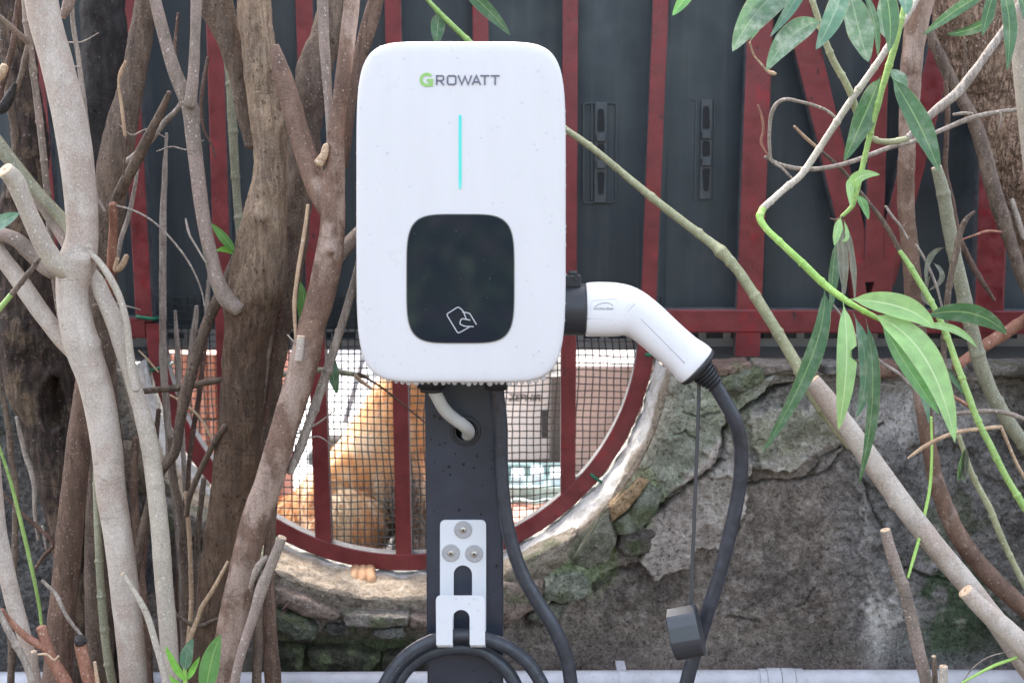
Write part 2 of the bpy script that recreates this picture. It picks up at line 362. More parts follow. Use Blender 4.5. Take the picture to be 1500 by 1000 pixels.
def panelm():
    k = N('slate_panel'); v = k.coord((1, 1, .12)); v2 = k.coord()
    f = k.noise(v, 14, 5, .6); c = k.ramp(f, [(.3, (.026, .035, .043)), (.72, (.046, .058, .070))])
    sp_ = k.ramp(k.voro(v2, 45), [(.035, 1.0), (.06, 0.0)]); gate = k.ramp(k.noise(v2, 30, 1), [(.6, 0.0), (.68, 1.0)])
    c = k.mix(k.math('MULTIPLY', k.math('MULTIPLY', sp_, gate), .35), c, (.3, .3, .3))
    scr = k.ramp(k.noise(k.coord((1, 1, .03)), 260, 2), [(.66, 0.0), (.8, 1.0)]); c = k.mix(k.math('MULTIPLY', scr, .12), c, (.2, .22, .24))
    dr = k.ramp(k.noise(k.coord((1, 1, .05)), 60, 4, .6), [(.5, 0.0), (.75, 1.0)]); c = k.mix(k.math('MULTIPLY', dr, .22), c, (.115, .12, .125))
    du = k.ramp(k.noise(v2, 7, 5, .7), [(.45, 0.0), (.7, 1.0)]); c = k.mix(k.math('MULTIPLY', du, .25), c, (.085, .095, .10))
    k.set(col=c, rough=k.ramp(k.noise(v2, 20, 4), [(.3, .28), (.7, .6)]), spec=.45).bump(k.math('ADD', k.noise(v, 8, 2), k.math('MULTIPLY', k.noise(v2, 18, 3), .4)), .35, .005); return k.m
M['panel'] = panelm()
M['latchm'] = plain('latch_metal', (.055, .063, .075), .38, .6, nz=.2, nsc=60)
M['paneldark'] = plain('slate_edge', (.022, .026, .032), .5)
def redpaint():
    k = N('red_paint'); v = k.coord(); f = k.noise(v, 30, 5, .6)
    c = k.ramp(f, [(.3, (.125, .016, .020)), (.7, (.215, .032, .035))])
    ch = k.ramp(k.noise(k.coord((1, 1, .5)), 75, 6, .7), [(.63, 0.0), (.67, 1.0)]); c = k.mix(ch, c, (.05, .018, .02))
    rs = k.ramp(k.noise(v, 210, 3, .6), [(.68, 0.0), (.74, 1.0)]); c = k.mix(k.math('MULTIPLY', rs, .5), c, (.3, .12, .1))
    sc_ = k.ramp(k.noise(v, 22, 3, .6), [(.60, 0.0), (.7, 1.0)]); c = k.mix(k.math('MULTIPLY', sc_, .45), c, (.32, .012, .02))
    k.set(col=c, rough=k.ramp(k.noise(v, 60, 3), [(.3, .28), (.7, .6)]), spec=.5).bump(k.math('SUBTRACT', k.noise(v, 90, 4), k.math('MULTIPLY', ch, .6)), .4, .0012); return k.m
M['redp'] = redpaint()
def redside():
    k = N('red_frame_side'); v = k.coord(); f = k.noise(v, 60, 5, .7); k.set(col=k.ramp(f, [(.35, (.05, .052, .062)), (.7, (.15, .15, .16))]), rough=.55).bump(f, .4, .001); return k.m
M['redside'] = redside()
def wallmat(name, rough=.85, spec=.3, dka=.6):
    k = N(name); a = k.n('Attribute', attribute_name='tint'); v = k.coord()
    f = k.noise(v, 55, 8, .72); g = k.noise(v, 420, 5, .7); w = k.noise(v, 150, 5, .7)
    c = k.mix(.9, a.outputs['Color'], k.ramp(f, [(.25, .08), (.75, .90)]), 'SOFT_LIGHT')
    c = k.mix(.9, c, k.ramp(g, [(.28, .12), (.72, .88)]), 'SOFT_LIGHT')
    c = k.mix(.8, c, k.ramp(w, [(.3, .2), (.7, .8)]), 'SOFT_LIGHT')
    dk = k.ramp(k.noise(v, 230, 3, .6), [(.60, 0.0), (.68, 1.0)]); c = k.mix(k.math('MULTIPLY', dk, dka), c, (.03, .027, .025))
    lt = k.ramp(k.noise(k.coord((1.1, 1, 1.2)), 330, 2, .5), [(.68, 0.0), (.73, 1.0)]); c = k.mix(k.math('MULTIPLY', lt, .5), c, (.42, .37, .33))
    h = k.math('ADD', k.math('MULTIPLY', f, .9), k.math('ADD', k.math('MULTIPLY', w, .6), k.math('MULTIPLY', g, .3)))
    h = k.math('SUBTRACT', h, k.math('MULTIPLY', dk, .5))
    k.set(col=c, rough=rough, spec=spec).bump(h, 1.0, .006); return k.m
M['wall'] = wallmat('wall_mortar'); M['stone'] = wallmat('rim_stone', .85, dka=.35); M['lime'+'wash'] = wallmat('lime_washed_reveal', .85, dka=.12)
def terr(name, c1, c2, sc=30, rough=.6):
    k = N(name); v = k.coord(); f = k.noise(v, sc, 6, .65); k.set(col=k.ramp(f, [(.3, c1), (.7, c2)]), rough=rough).bump(f, .2, .002); return k.m
M['tile'] = terr('terracotta_tile', (.46, .20, .14), (.58, .32, .25), 22, .35)
M['wetfloor'] = terr('wet_concrete', (.36, .36, .37), (.50, .50, .51), 12, .3)
M['clay'] = terr('clay_block', (.23, .095, .065), (.33, .15, .105), 45, .85)
M['limewall'] = terr('lime_wall', (.58, .58, .59), (.74, .74, .74), 12, .9)
M['soil'] = terr('soil', (.05, .035, .028), (.12, .09, .07), 40, .95)
M['fur'] = terr('dog_fur', (.62, .24, .07), (.85, .52, .26), 26, .8)
M['fur2'] = terr('dog_fur_strand', (.68, .30, .10), (.92, .66, .40), 60, .7)
M['toefur'] = terr('dog_toe_fur', (.36, .19, .10), (.62, .38, .22), 60, .85)
M['claw'] = plain('dog_claw', (.05, .03, .025), .5)
M['nose'] = plain('dog_nose', (.02, .016, .015), .4)
M['perf'] = plain('perforated_strip', (.25, .24, .235), .6, nz=.15, nsc=60)
M['slot'] = plain('slot_dark', (.012, .013, .016), .7)
def furm():
    k = N('dog_coat'); a = k.n('Attribute', attribute_name='tint'); f = k.noise(k.coord((1, 1, .3)), 120, 4, .6)
    c = k.mix(.5, a.outputs['Color'], k.ramp(f, [(.3, .2), (.7, .8)]), 'SOFT_LIGHT'); k.set(col=c, rough=.8).bump(f, .6, .003); return k.m
M['furt'] = furm()
def water(name='water_drop', tint=(.93, .94, .96), milky=0.0):
    k = N(name); tr = k.n('BsdfTransparent'); tr.inputs[0].default_value = (*tint, 1); gl = k.n('BsdfGlossy'); gl.inputs['Roughness'].default_value = .03
    lw = k.n('LayerWeight'); lw.inputs[0].default_value = .5; fr = k.math('ADD', k.math('MULTIPLY', k.math('POWER', lw.outputs['Facing'], 3.0), .35), .05); mx = k.n('MixShader'); out = k.t.nodes['Material Output']
    df = k.n('BsdfDiffuse'); df.inputs[0].default_value = (.78, .78, .80, 1); m0 = k.n('MixShader'); m0.inputs[0].default_value = milky; k.l(tr.outputs[0], m0.inputs[1]); k.l(df.outputs[0], m0.inputs[2]); k.l(fr, mx.inputs[0]); k.l(m0.outputs[0], mx.inputs[1]); k.l(gl.outputs[0], mx.inputs[2]); k.l(mx.outputs[0], out.inputs[0]); return k.m
M['water'] = water(); M['bead'] = water('hanging_water_bead', (.9, .9, .9), .5); M['wetdrop'] = water('water_on_dark_paint', (.35, .36, .38))
def led():
    k = N('led_light'); tc = k.n('TexCoord'); sx = k.n('SeparateXYZ'); k.l(tc.outputs['Generated'], sx.inputs[0])
    c = k.ramp(sx.outputs[2], [(0.0, (.5, .92, .82)), (.12, (.04, .90, .66)), (.7, (.03, .88, .68)), (1.0, (.01, .75, .70))])
    k.set(col=(.1, .5, .5), rough=.4, emit=c, es=.30); return k.m
M['led'] = led()

# ------------------------------------------------------------------ ground and courtyard (setting)
SILL = H - .684                                                      # height of the round opening's lowest point
g = MB(); g.add([(-300, -300, 0), (300, -300, 0), (300, 300, 0), (-300, 300, 0)], [(0, 1, 2, 3)])
ground = g.build('ground', M['soil'], kind='structure')
tb = MB().box(-4, 4, 2.126, 7.0, .05, SILL - .012).build('courtyard_floor', M['wetfloor'], kind='structure')
tilemesh = None
n = 0
for iy in range(4):
    for ix in range(6):
        x = -.07 + ix * .155; y = 2.128 + iy * .155
        if tilemesh is None:
            o = MB().box(0, .15, 0, .15, SILL - .011, SILL - .002, .0015).build('floor_tile', M['tile'], tb); tilemesh = o
        else:
            o = tilemesh.copy(); COL.objects.link(o)
        o.location = (x, y, random.uniform(-.0015, 0)); n += 1
MB().box(-4, 4, 5.2, 5.35, SILL - .01, 1.15).build('courtyard_wall', M['limewall'], origin=(0, 5.2, SILL)); cw = bpy.data.objects['courtyard_wall']
tag(cw, 'white rendered wall far behind the wire mesh, beyond the courtyard', 'wall')

# ------------------------------------------------------------------ round opening / wall
CX, CZ = W(588, 472, 2.1).x, W(588, 472, 2.1).z
YF = 1.985; RF = .419; YBK = 2.118; ZTOP = H - .3176 - .004
wall = thing('stone_wall', 'weathered mortar wall with flaking plaster, moss and a half-round opening behind the post', 'wall', (0, YF, 0))
def inpoly(P, poly):
    x, y = P[:, 0], P[:, 1]; r = np.zeros(len(P), bool); n = len(poly); j = n - 1
    for i in range(n):
        xi, yi = poly[i]; xj, yj = poly[j]
        c = ((yi > y) != (yj > y)) & (x < (xj - xi) * (y - yi) / (yj - yi + 1e-12) + xi); r ^= c; j = i
    return r
def segdist(P, line):
    d = np.full(len(P), 1e9)
    for a, b in zip(line[:-1], line[1:]):
        a = np.array(a, float); b = np.array(b, float); ab = b - a
        t = np.clip(((P - a) @ ab) / (ab @ ab), 0, 1); d = np.minimum(d, np.linalg.norm(P - (a + t[:, None] * ab), axis=1))
    return d
def polysd(P, poly):                                                 # >0 inside
    d = segdist(P, poly + [poly[0]]); return np.where(inpoly(P, poly), d, -d)
def wall_fields(XZ):
    """height towards the viewer and colour of the wall face, ledge shadow included, in the wall's plane (pixel-sized units of the plane)"""
    V = np.stack([XZ[:, 0], np.full(len(XZ), YF), XZ[:, 1]], 1); P = PROJ(V); Q = V * [1, 0, 1]
    wx = fbm(Q * 28, 4, 11) * 16; wz = fbm(Q * 28, 4, 23) * 16; wx2 = fbm(Q * 120, 3, 31) * 5; wz2 = fbm(Q * 120, 3, 37) * 5
    Pw = P + np.stack([wx + wx2, wz + wz2], 1)
    h = fbm(Q * 6, 3, 3) * .012 + fbm(Q * 30, 4, 5) * .0048 + fbm(Q * 130, 3, 7) * .0026 + np.abs(fbm(Q * 55, 3, 9)) * -.003
    n1 = fbm(Q * 9, 4, 41); n2 = fbm(Q * 40, 4, 43); n3 = fbm(Q * 16, 4, 47)
    base = np.array([.140, .118, .102]); col = np.tile(base, (len(P), 1)) * (1 + .40 * n1 + .30 * n2)[:, None]
    def blend(c, m, k): return c * (1 - m[:, None]) + np.array(k) * m[:, None]
    greyz = smooth(1180, 1260, P[:, 0] + n1 * 60) * smooth(980, 900, P[:, 1] - n1 * 40)
    col = blend(col, greyz * .75, (.125, .118, .115))
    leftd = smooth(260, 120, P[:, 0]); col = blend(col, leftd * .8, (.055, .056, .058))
    def layer(poly, th, c, edge=5, lichen=0, tilt=0):
        nonlocal h, col
        sd_ = polysd(Pw, poly); m = smooth(-edge / 2, edge / 2, sd_)
        h = h + m * (th + tilt * np.clip(sd_, 0, 60) / 60)
        cc = np.tile(np.array(c), (len(P), 1)) * (1 + .35 * n2 + .2 * n1)[:, None]
        rim_ = m * smooth(16, 0, sd_); cc = cc * (1 - .0 * rim_[:, None]) + np.array([.10, .09, .08]) * (rim_ * .8)[:, None]
        col = col * (1 - m[:, None]) + cc * m[:, None]
        return m
    # rest of the old render: thick layer near the ledge, flaked slabs along the arch
    layer([(1075, 540), (1600, 530), (1600, 700), (1520, 720), (1440, 690), (1400, 640), (1330, 660), (1300, 715), (1262, 705), (1235, 650), (1205, 665), (1160, 692), (1120, 680), (1085, 690), (1060, 640)], .010, (.20, .19, .175), 5)
    layer([(1105, 600), (1180, 592), (1235, 600), (1245, 640), (1200, 660), (1160, 690), (1108, 680), (1090, 640)], .009, (.25, .235, .205), 5)
    layer([(1260, 560), (1330, 560), (1345, 640), (1310, 700), (1270, 690), (1250, 630)], .006, (.27, .255, .24), 4)
    layer([(970, 540), (1130, 545), (1105, 575), (1075, 600), (1060, 640), (1052, 668), (1010, 700), (975, 735), (930, 760), (880, 800), (820, 880), (740, 905), (700, 880), (850, 700)], .018, (.22, .225, .18), 5, tilt=.006)
    layer([(1025, 648), (1078, 640), (1095, 690), (1082, 760), (1060, 800), (1030, 808), (1003, 832), (965, 845), (938, 822), (955, 795), (950, 742), (985, 715)], .020, (.225, .195, .175), 5, tilt=-.003)
    layer([(1050, 650), (1085, 655), (1080, 700), (1045, 705), (1020, 690)], .005, (.27, .255, .24), 3)
    layer([(800, 840), (885, 812), (868, 858), (838, 880), (795, 882)], .012, (.19, .20, .15), 5)
    layer([(1230, 640), (1600, 600), (1600, 1010), (1300, 1010), (1290, 900), (1262, 800), (1250, 720)], .005, (.13, .124, .12), 6)
    layer([(380, 925), (640, 925), (650, 990), (380, 990)], -.016, (.045, .042, .034), 14)
    # cracks
    for line, wd, dp in (([(960, 745), (1003, 705), (1045, 672), (1058, 640), (1066, 612), (1092, 590), (1140, 560), (1180, 552)], 7, .028),
                         ([(1085, 706), (1130, 704), (1180, 702), (1215, 690), (1240, 650), (1262, 635), (1290, 618)], 2.6, .010),
                         ([(1180, 702), (1205, 672), (1228, 655)], 2, .008), ([(1262, 700), (1270, 735), (1283, 760), (1292, 775)], 2, .006),
                         ([(1320, 830), (1352, 842), (1388, 845), (1410, 838)], 2.6, .010), ([(1085, 770), (1062, 800), (1050, 812)], 3, .012),
                         ([(1065, 900), (1095, 905), (1110, 915)], 2, .006), ([(1195, 860), (1180, 885), (1165, 890)], 2, .006),
                         ([(900, 745), (915, 770), (940, 760), (965, 735)], 5, .02), ([(870, 860), (905, 835), (935, 830)], 6, .014),
                         ([(1020, 640), (1000, 625), (985, 630)], 2, .006), ([(1000, 600), (1030, 608), (1050, 600)], 2, .005)):
        d = segdist(P + np.stack([wx * .35 + wx2 * .6, wz * .35 + wz2 * .6], 1), line); m = smooth(wd * 1.1, wd * .35, d); h -= m * dp
        col = blend(col, m * .55, (.05, .042, .036))
    # hollow under the ledge, its shadow also darkened into the colour
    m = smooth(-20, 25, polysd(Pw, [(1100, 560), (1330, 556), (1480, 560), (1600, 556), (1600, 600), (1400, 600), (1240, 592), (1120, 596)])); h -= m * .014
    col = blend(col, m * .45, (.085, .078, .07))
    # moss, efflorescence
    def blot(cx, cy, rx, ry, c, amt, seed):
        nonlocal col
        d = np.sqrt(((P[:, 0] - cx) / rx)**2 + ((P[:, 1] - cy) / ry)**2) + fbm(Q * 45, 4, seed) * .7
        m = smooth(1.0, .55, d) * amt; col = blend(col, m, c)
        return m
    blot(1150, 630, 75, 50, (.13, .14, .07), .5, 61); blot(1060, 600, 60, 60, (.19, .21, .14), .4, 62)
    blot(930, 730, 45, 60, (.16, .19, .09), .7, 63); blot(850, 830, 60, 50, (.15, .19, .09), .7, 64)
    blot(1420, 900, 85, 90, (.035, .055, .028), .9, 65); blot(1380, 770, 60, 60, (.05, .06, .03), .6, 66)
    blot(1215, 655, 70, 30, (.24, .22, .20), .5, 67)
    m = blot(1292, 925, 32, 85, (.46, .44, .42), .8, 68); h = h + m * .004
    blot(1345, 605, 60, 60, (.30, .285, .27), .5, 69); blot(520, 960, 130, 40, (.09, .12, .05), .6, 70)
    blot(30, 600, 70, 40, (.16, .17, .16), .6, 71); blot(1050, 720, 40, 50, (.27, .25, .22), .4, 72)
    blot(1135, 860, 90, 60, (.085, .075, .07), .5, 73)
    col = col * 1.0
    rim_w = smooth(.03, .0, np.hypot(XZ[:, 0] - CX, XZ[:, 1] - CZ) - RF)
    col = blend(col, rim_w * .5, (.30, .26, .20)); h = h + rim_w * .004
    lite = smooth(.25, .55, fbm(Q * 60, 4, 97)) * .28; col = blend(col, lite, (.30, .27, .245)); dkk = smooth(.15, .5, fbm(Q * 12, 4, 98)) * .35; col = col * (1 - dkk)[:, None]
    return h, np.clip(col * 1.7, .01, .8)
def wall_patch(name, x0, x1, z0, z1, step, cut=True, parent=wall):
    xs = np.linspace(x0, x1, int((x1 - x0) / step) + 1); zs = np.linspace(z0, z1, int((z1 - z0) / step) + 1)
    X, Z = np.meshgrid(xs, zs); X = X.ravel(); Z = Z.ravel(); nx, nz = len(xs), len(zs)
    r = np.hypot(X - CX, Z - CZ); inside = r < RF
    if cut:
        near = (r < RF) & (r > RF - step * 1.6) ; k = RF / np.maximum(r, 1e-6)
        X = np.where(near, CX + (X - CX) * k, X); Z = np.where(near, CZ + (Z - CZ) * k, Z)
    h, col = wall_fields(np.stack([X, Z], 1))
    V = np.stack([X, YF - h, Z], 1)
    i = np.arange(nx * nz).reshape(nz, nx); Q = np.stack([i[:-1, :-1].ravel(), i[:-1, 1:].ravel(), i[1:, 1:].ravel(), i[1:, :-1].ravel()], 1)
    if cut:
        bad = r < RF - step * 1.6; Q = Q[~bad[Q].any(1)]
        a = inside[Q].all(1); Q = Q[~a]
    used = np.unique(Q); rm = np.full(len(V), -1); rm[used] = np.arange(len(used)); V = V[used]; col = col[used]; Q = rm[Q]
    return mk(name, V, Q, M['wall'], parent, col=col)
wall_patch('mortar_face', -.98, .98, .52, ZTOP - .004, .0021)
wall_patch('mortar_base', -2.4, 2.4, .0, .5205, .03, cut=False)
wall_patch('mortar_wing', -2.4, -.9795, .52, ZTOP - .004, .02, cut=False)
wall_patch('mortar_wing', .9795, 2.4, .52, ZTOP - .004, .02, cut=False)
# core behind (top ledge) left and right of the opening
for x0, x1 in ((-2.4, CX - RF - .004), (CX + RF + .004, 2.4)):
    nx_, ny_ = 220, 26; xs = np.linspace(x0, x1, nx_); ys = np.linspace(YF - .012, YBK, ny_); X, Y = np.meshgrid(xs, ys); P3 = np.stack([X.ravel(), Y.ravel(), np.zeros(X.size)], 1)
    z = ZTOP - .004 + fbm(P3 * 40, 4, 81) * .004 + fbm(P3 * 9, 3, 82) * .004; z[:nx_] -= .012
    P3[:, 2] = z; n2 = fbm(P3 * 22, 4, 83); c = np.clip(np.array([.27, .235, .20]) * (1 + .5 * n2)[:, None], .02, .7)
    i = np.arange(X.size).reshape(ny_, nx_); Q = np.stack([i[:-1, :-1].ravel(), i[:-1, 1:].ravel(), i[1:, 1:].ravel(), i[1:, :-1].ravel()], 1)
    mk('wall_top', P3, Q, M['wall'], wall, col=c)
# reveal of the opening
na, ny_ = 420, 40; A = np.linspace(math.radians(188), math.radians(352), na); D = np.linspace(0, 1, ny_)
AA, DD = np.meshgrid(A, D); AA = AA.ravel(); DD = DD.ravel(); Yr = YF - .006 + DD * (YBK - YF + .006)
P3 = np.stack([AA * 1.0, Yr * 2, np.zeros(AA.size)], 1)
rr = RF - .006 * smooth(0, .35, DD) + .004 * DD + fbm(P3 * 14, 4, 90) * .006 + fbm(P3 * 45, 3, 91) * .0022 - .004
rr = np.where(DD < .02, RF + .003, rr)
V = np.stack([CX + rr * np.cos(AA), Yr, CZ + rr * np.sin(AA)], 1)
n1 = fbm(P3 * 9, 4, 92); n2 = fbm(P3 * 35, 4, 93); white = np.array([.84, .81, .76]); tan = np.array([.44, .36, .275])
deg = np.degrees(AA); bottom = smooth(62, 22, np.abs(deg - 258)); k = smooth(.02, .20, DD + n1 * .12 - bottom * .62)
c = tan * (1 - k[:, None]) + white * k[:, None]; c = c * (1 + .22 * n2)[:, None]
i = np.arange(AA.size).reshape(ny_, na); Q = np.stack([i[:-1, :-1].ravel(), i[1:, :-1].ravel(), i[1:, 1:].ravel(), i[:-1, 1:].ravel()], 1)
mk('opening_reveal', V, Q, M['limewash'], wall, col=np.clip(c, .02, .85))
MB().box(-2.4, CX - RF - .02, YBK - .03, YBK + .002, 0, ZTOP - .02).box(CX + RF + .02, 2.4, YBK - .03, YBK + .002, 0, ZTOP - .02).box(CX - RF - .02, CX + RF + .02, YBK - .03, YBK + .002, 0, CZ - RF - .01).build('wall_back', M['limewall'], wall)

# stones: irregular pieces with rounded worn edges
def rock(poly, Yf, th, colr, moss=0, bulge=.006, seed=0, name='stone', nb=72, amp=1.0, tilt=(0, 0), mcol=(.135, .155, .08), lab=None):
    poly = [np.array(p, float) for p in poly]; n = len(poly); B = []
    per = sum(np.linalg.norm(poly[(i + 1) % n] - poly[i]) for i in range(n))
    for i in range(n):
        a, b = poly[i], poly[(i + 1) % n]; k = max(2, int(round(nb * np.linalg.norm(b - a) / per)))
        for t in range(k): B.append(a + (b - a) * t / k)
    B = np.array(B); nb = len(B)
    # soften corners
    for _ in range(2): B = (np.roll(B, 1, 0) + 2 * B + np.roll(B, -1, 0)) / 4
    c0 = B.mean(0); s3 = np.c_[B * .035, np.full(nb, seed * 3.1)]
    B = c0 + (B - c0) * (1 + .10 * fbm(s3, 3, seed)[:, None] + .03 * fbm(s3 * 5, 2, seed + 5)[:, None])
    V = []; rings = []
    prof = [(1.0, th), (1.01, th * .35), (1.0, .003), (.975, .0), (.93, -.0015), (.86, -.0022), (.76, -.0028), (.64, -.003), (.5, -.003), (.36, -.003), (.2, -.003), (.07, -.003)]
    for f, dy in prof:
        R = c0 + (B - c0) * f
        for p in R:
            yy = Yf + dy - bulge * (1 - f) ** .6 if dy < .002 else Yf + dy
            w = W(p[0], p[1], Yf); V.append([w.x, yy + tilt[0] * (p[0] - c0[0]) + tilt[1] * (p[1] - c0[1]), w.z])
    w = W(*c0, Yf); V.append([w.x, Yf - .003 - bulge, w.z]); V = np.array(V)
    q = V * [1, 1, 1]; V[:, 1] += fbm(q * 45, 4, seed + 9) * .005 * amp + fbm(q * 150, 3, seed + 12) * .0022 * amp
    V[:, 0] += fbm(q * 110, 3, seed + 2) * .0018 * amp; V[:, 2] += fbm(q * 110, 3, seed + 3) * .0018 * amp
    F = []; m = len(prof)
    for r in range(m - 1):
        for j in range(nb): F.append((r * nb + j, (r + 1) * nb + j, (r + 1) * nb + (j + 1) % nb, r * nb + (j + 1) % nb))
    F += [((m - 1) * nb + j, len(V) - 1, (m - 1) * nb + (j + 1) % nb) for j in range(nb)]
    n1 = fbm(q * 30, 4, seed + 20); n2 = fbm(q * 90, 3, seed + 21)
    c = np.array(colr) * (1 + .3 * n1 + .3 * n2)[:, None]
    if moss: moss *= .6; mm = smooth(.15 - moss * .5, .5 - moss * .5, fbm(q * 38, 4, seed + 30)); c = c * (1 - mm[:, None] * .85) + np.array(mcol) * (mm * .85)[:, None]
    o = mk(name, V, F, M['stone'], wall, col=np.clip(c, .01, .8))
    if lab: o['label'] = lab
    return o
tanc, pinkc, greyc, greenc, darkc = (.33, .28, .22), (.29, .225, .19), (.24, .235, .21), (.23, .245, .19), (.085, .08, .06)
ST = [([(990, 560), (1032, 562), (1012, 610), (985, 660), (960, 705), (938, 700), (962, 640)], 1.972, .05, tanc, 0.05, 'long tan slab lining the right side of the opening'),
      ([(935, 700), (950, 705), (918, 748), (897, 765), (893, 742)], 1.955, .04, (.42, .29, .17), 0, 'smooth orange-brown stone sliver on the arch'),
      ([(950, 705), (972, 722), (962, 752), (935, 780), (905, 786), (898, 765), (920, 750)], 1.958, .05, greenc, .9, None),
      ([(892, 752), (905, 790), (890, 822), (858, 835), (835, 820), (855, 785)], 1.962, .05, (.25, .24, .19), .5, None),
      ([(845, 782), (832, 822), (800, 845), (755, 862), (738, 850), (738, 835), (790, 808)], 1.966, .05, tanc, .1, None),
      ([(850, 835), (862, 850), (868, 870), (840, 882), (800, 880), (792, 868), (815, 845)], 1.955, .05, greenc, .8, 'flat green mossy flake under the arch'),
      ([(738, 855), (800, 845), (795, 885), (745, 915), (700, 915), (690, 890)], 1.960, .05, pinkc, .1, None),
      ([(945, 770), (965, 775), (955, 805), (925, 818), (903, 805), (908, 785)], 1.972, .04, (.15, .13, .115), .1, None),
      ([(790, 885), (835, 882), (822, 905), (795, 915), (770, 905)], 1.972, .04, (.19, .19, .15), .4, None),
      ([(396, 858), (430, 868), (470, 885), (500, 900), (492, 910), (450, 903), (420, 890), (396, 878)], 1.962, .06, pinkc, .0, 'pinkish flat stone at the left end of the sill'),
      ([(500, 897), (560, 900), (600, 902), (598, 915), (555, 920), (505, 915)], 1.960, .06, (.29, .26, .23), .1, None),
      ([(600, 903), (660, 905), (690, 902), (688, 922), (640, 920), (600, 918)], 1.962, .06, pinkc, .05, None),
      ([(404, 895), (438, 900), (466, 922), (462, 938), (430, 936), (404, 920)], 1.958, .05, (.12, .13, .10), .6, 'rounded mossy stone below the sill'),
      ([(478, 912), (520, 914), (520, 928), (495, 932), (470, 924)], 1.972, .04, (.10, .097, .085), .2, None),
      ([(550, 920), (590, 918), (592, 932), (560, 936), (545, 930)], 1.968, .04, (.22, .22, .20), .2, None),
      ([(450, 952), (520, 950), (560, 965), (545, 985), (480, 985), (450, 975)], 1.968, .05, (.06, .062, .042), .5, None),
      ([(560, 960), (630, 955), (640, 985), (600, 992), (555, 988)], 1.966, .05, (.06, .058, .042), .4, None),
      ([(396, 945), (445, 950), (445, 985), (396, 988)], 1.968, .05, (.05, .052, .035), .5, None),
      ([(172, 650), (205, 655), (230, 700), (222, 725), (195, 720), (178, 690)], 1.955, .06, (.26, .205, .15), 0, 'tan block left of the opening'),
      ([(222, 728), (255, 735), (300, 765), (295, 790), (250, 780), (225, 755)], 1.958, .06, (.24, .215, .19), .1, None),
      ([(300, 770), (345, 800), (395, 830), (392, 858), (340, 835), (300, 800)], 1.960, .06, (.29, .25, .21), .1, None),
      ([(205, 790), (240, 795), (240, 850), (215, 875), (200, 840)], 1.955, .06, (.11, .112, .12), 0, None),
      ([(268, 800), (300, 810), (300, 860), (270, 850)], 1.960, .05, (.13, .13, .13), 0, None),
      ([(1048, 536), (1100, 532), (1105, 548), (1052, 552)], 1.968, .06, (.24, .165, .13), .1, None),
      ([(1110, 533), (1195, 534), (1198, 548), (1112, 549)], 1.966, .06, (.26, .22, .185), .1, None),
      ([(1205, 534), (1262, 535), (1262, 550), (1208, 549)], 1.966, .06, (.20, .19, .175), .2, None),
      ([(1270, 535), (1320, 534), (1322, 552), (1272, 552)], 1.968, .06, (.27, .17, .13), .0, None),
      ([(1330, 535), (1420, 534), (1422, 552), (1334, 554)], 1.966, .06, (.24, .22, .195), .1, None),
      ([(1430, 534), (1530, 534), (1530, 553), (1432, 552)], 1.966, .06, (.22, .20, .18), .2, None),
      ([(1060, 556), (1090, 545), (1118, 538), (1122, 556), (1098, 570), (1075, 580), (1055, 575)], 1.948, .06, (.17, .18, .14), .4, 'knobbly grey-green lump below the fence post'),
      ([(1085, 690), (1092, 700), (1080, 760), (1066, 795), (1052, 790), (1064, 740)], 1.972, .03, (.17, .145, .125), 0, None),
      ([(-20, 560), (25, 560), (40, 600), (30, 635), (-20, 630)], 1.960, .05, (.12, .125, .12), .2, None)]
for i, (poly, yf, th, c, mo, lab) in enumerate(ST): rock(poly, yf, th, c, mo, seed=100 + i * 7, lab=lab)

# ------------------------------------------------------------------ red steel fence with slate panels
YB = 2.10
fence = thing('steel_fence', 'red painted steel bar fence backed with dark slate sheet panels, on the wall', 'fence', (0, YB, ZTOP))
def bar_px(name, top, bot, w, Yc=YB, dep=.022, yb_ext=None, parent=fence):
    """square bar between two pixel points at its own distance"""
    a = W(top[0], top[1], Yc); b = W(bot[0], bot[1], Yc); wa = S(w[0] if isinstance(w, tuple) else w, Yc) / 2; wb = S(w[1] if isinstance(w, tuple) else w, Yc) / 2
    d = (b - a).normalized(); nrm = Vector((-d.z, 0, d.x)); k = 26; V = []; F = []; mi = []
    for i in range(k + 1):
        t = i / k; c = a.lerp(b, t); ww = wa + (wb - wa) * t; j = .0007
        for sx, yy in ((-1, -1), (-.86, -1.06), (.86, -1.06), (1, -1), (1, 1), (-1, 1)):
            p = c + nrm * ww * sx; V.append((p.x + random.uniform(-j, j) * .3, Yc + yy * dep / 2 + random.uniform(-j, j) * .3, p.z + random.uniform(-j, j) * .2))
    for i in range(k):
        for q in range(6):
            F.append((i * 6 + q, i * 6 + (q + 1) % 6, (i + 1) * 6 + (q + 1) % 6, (i + 1) * 6 + q)); mi.append(0 if q in (0, 1, 2) else 1)
    F += [tuple(range(6))[::-1], tuple(range(k * 6, k * 6 + 6))]; mi += [0, 0]
    return mk(name, V, F, None, parent, mats=[M['redp'], M['redside']], midx=mi, smooth_=False)
def up(p, q, y=-420):
    t = (y - p[1]) / (q[1] - p[1]); return (p[0] + (q[0] - p[0]) * t, y)
BARS = [((50, 0), (86, 460), 20, 0), ((189, 0), (214, 470), 24, 0), ((317, 0), (331, 420), 24, 0), ((448, 0), (470, 560), 24, 0), ((577, 0), (589, 560), 23, 0),
        ((704, 0), (711, 560), 22, 0), ((835, 0), (832, 560), 22, 0), ((967, 0), (948, 470), 22, 0), ((1113, 0), (1093, 520), 36, 0), ((1462, 0), (1444, 500), 42, 0)]
ringR = .3925
def ring_y(px):          # pixel height of the ring under a bar
    return 470 + math.sqrt(max(0, 360**2 - (px - 588)**2))
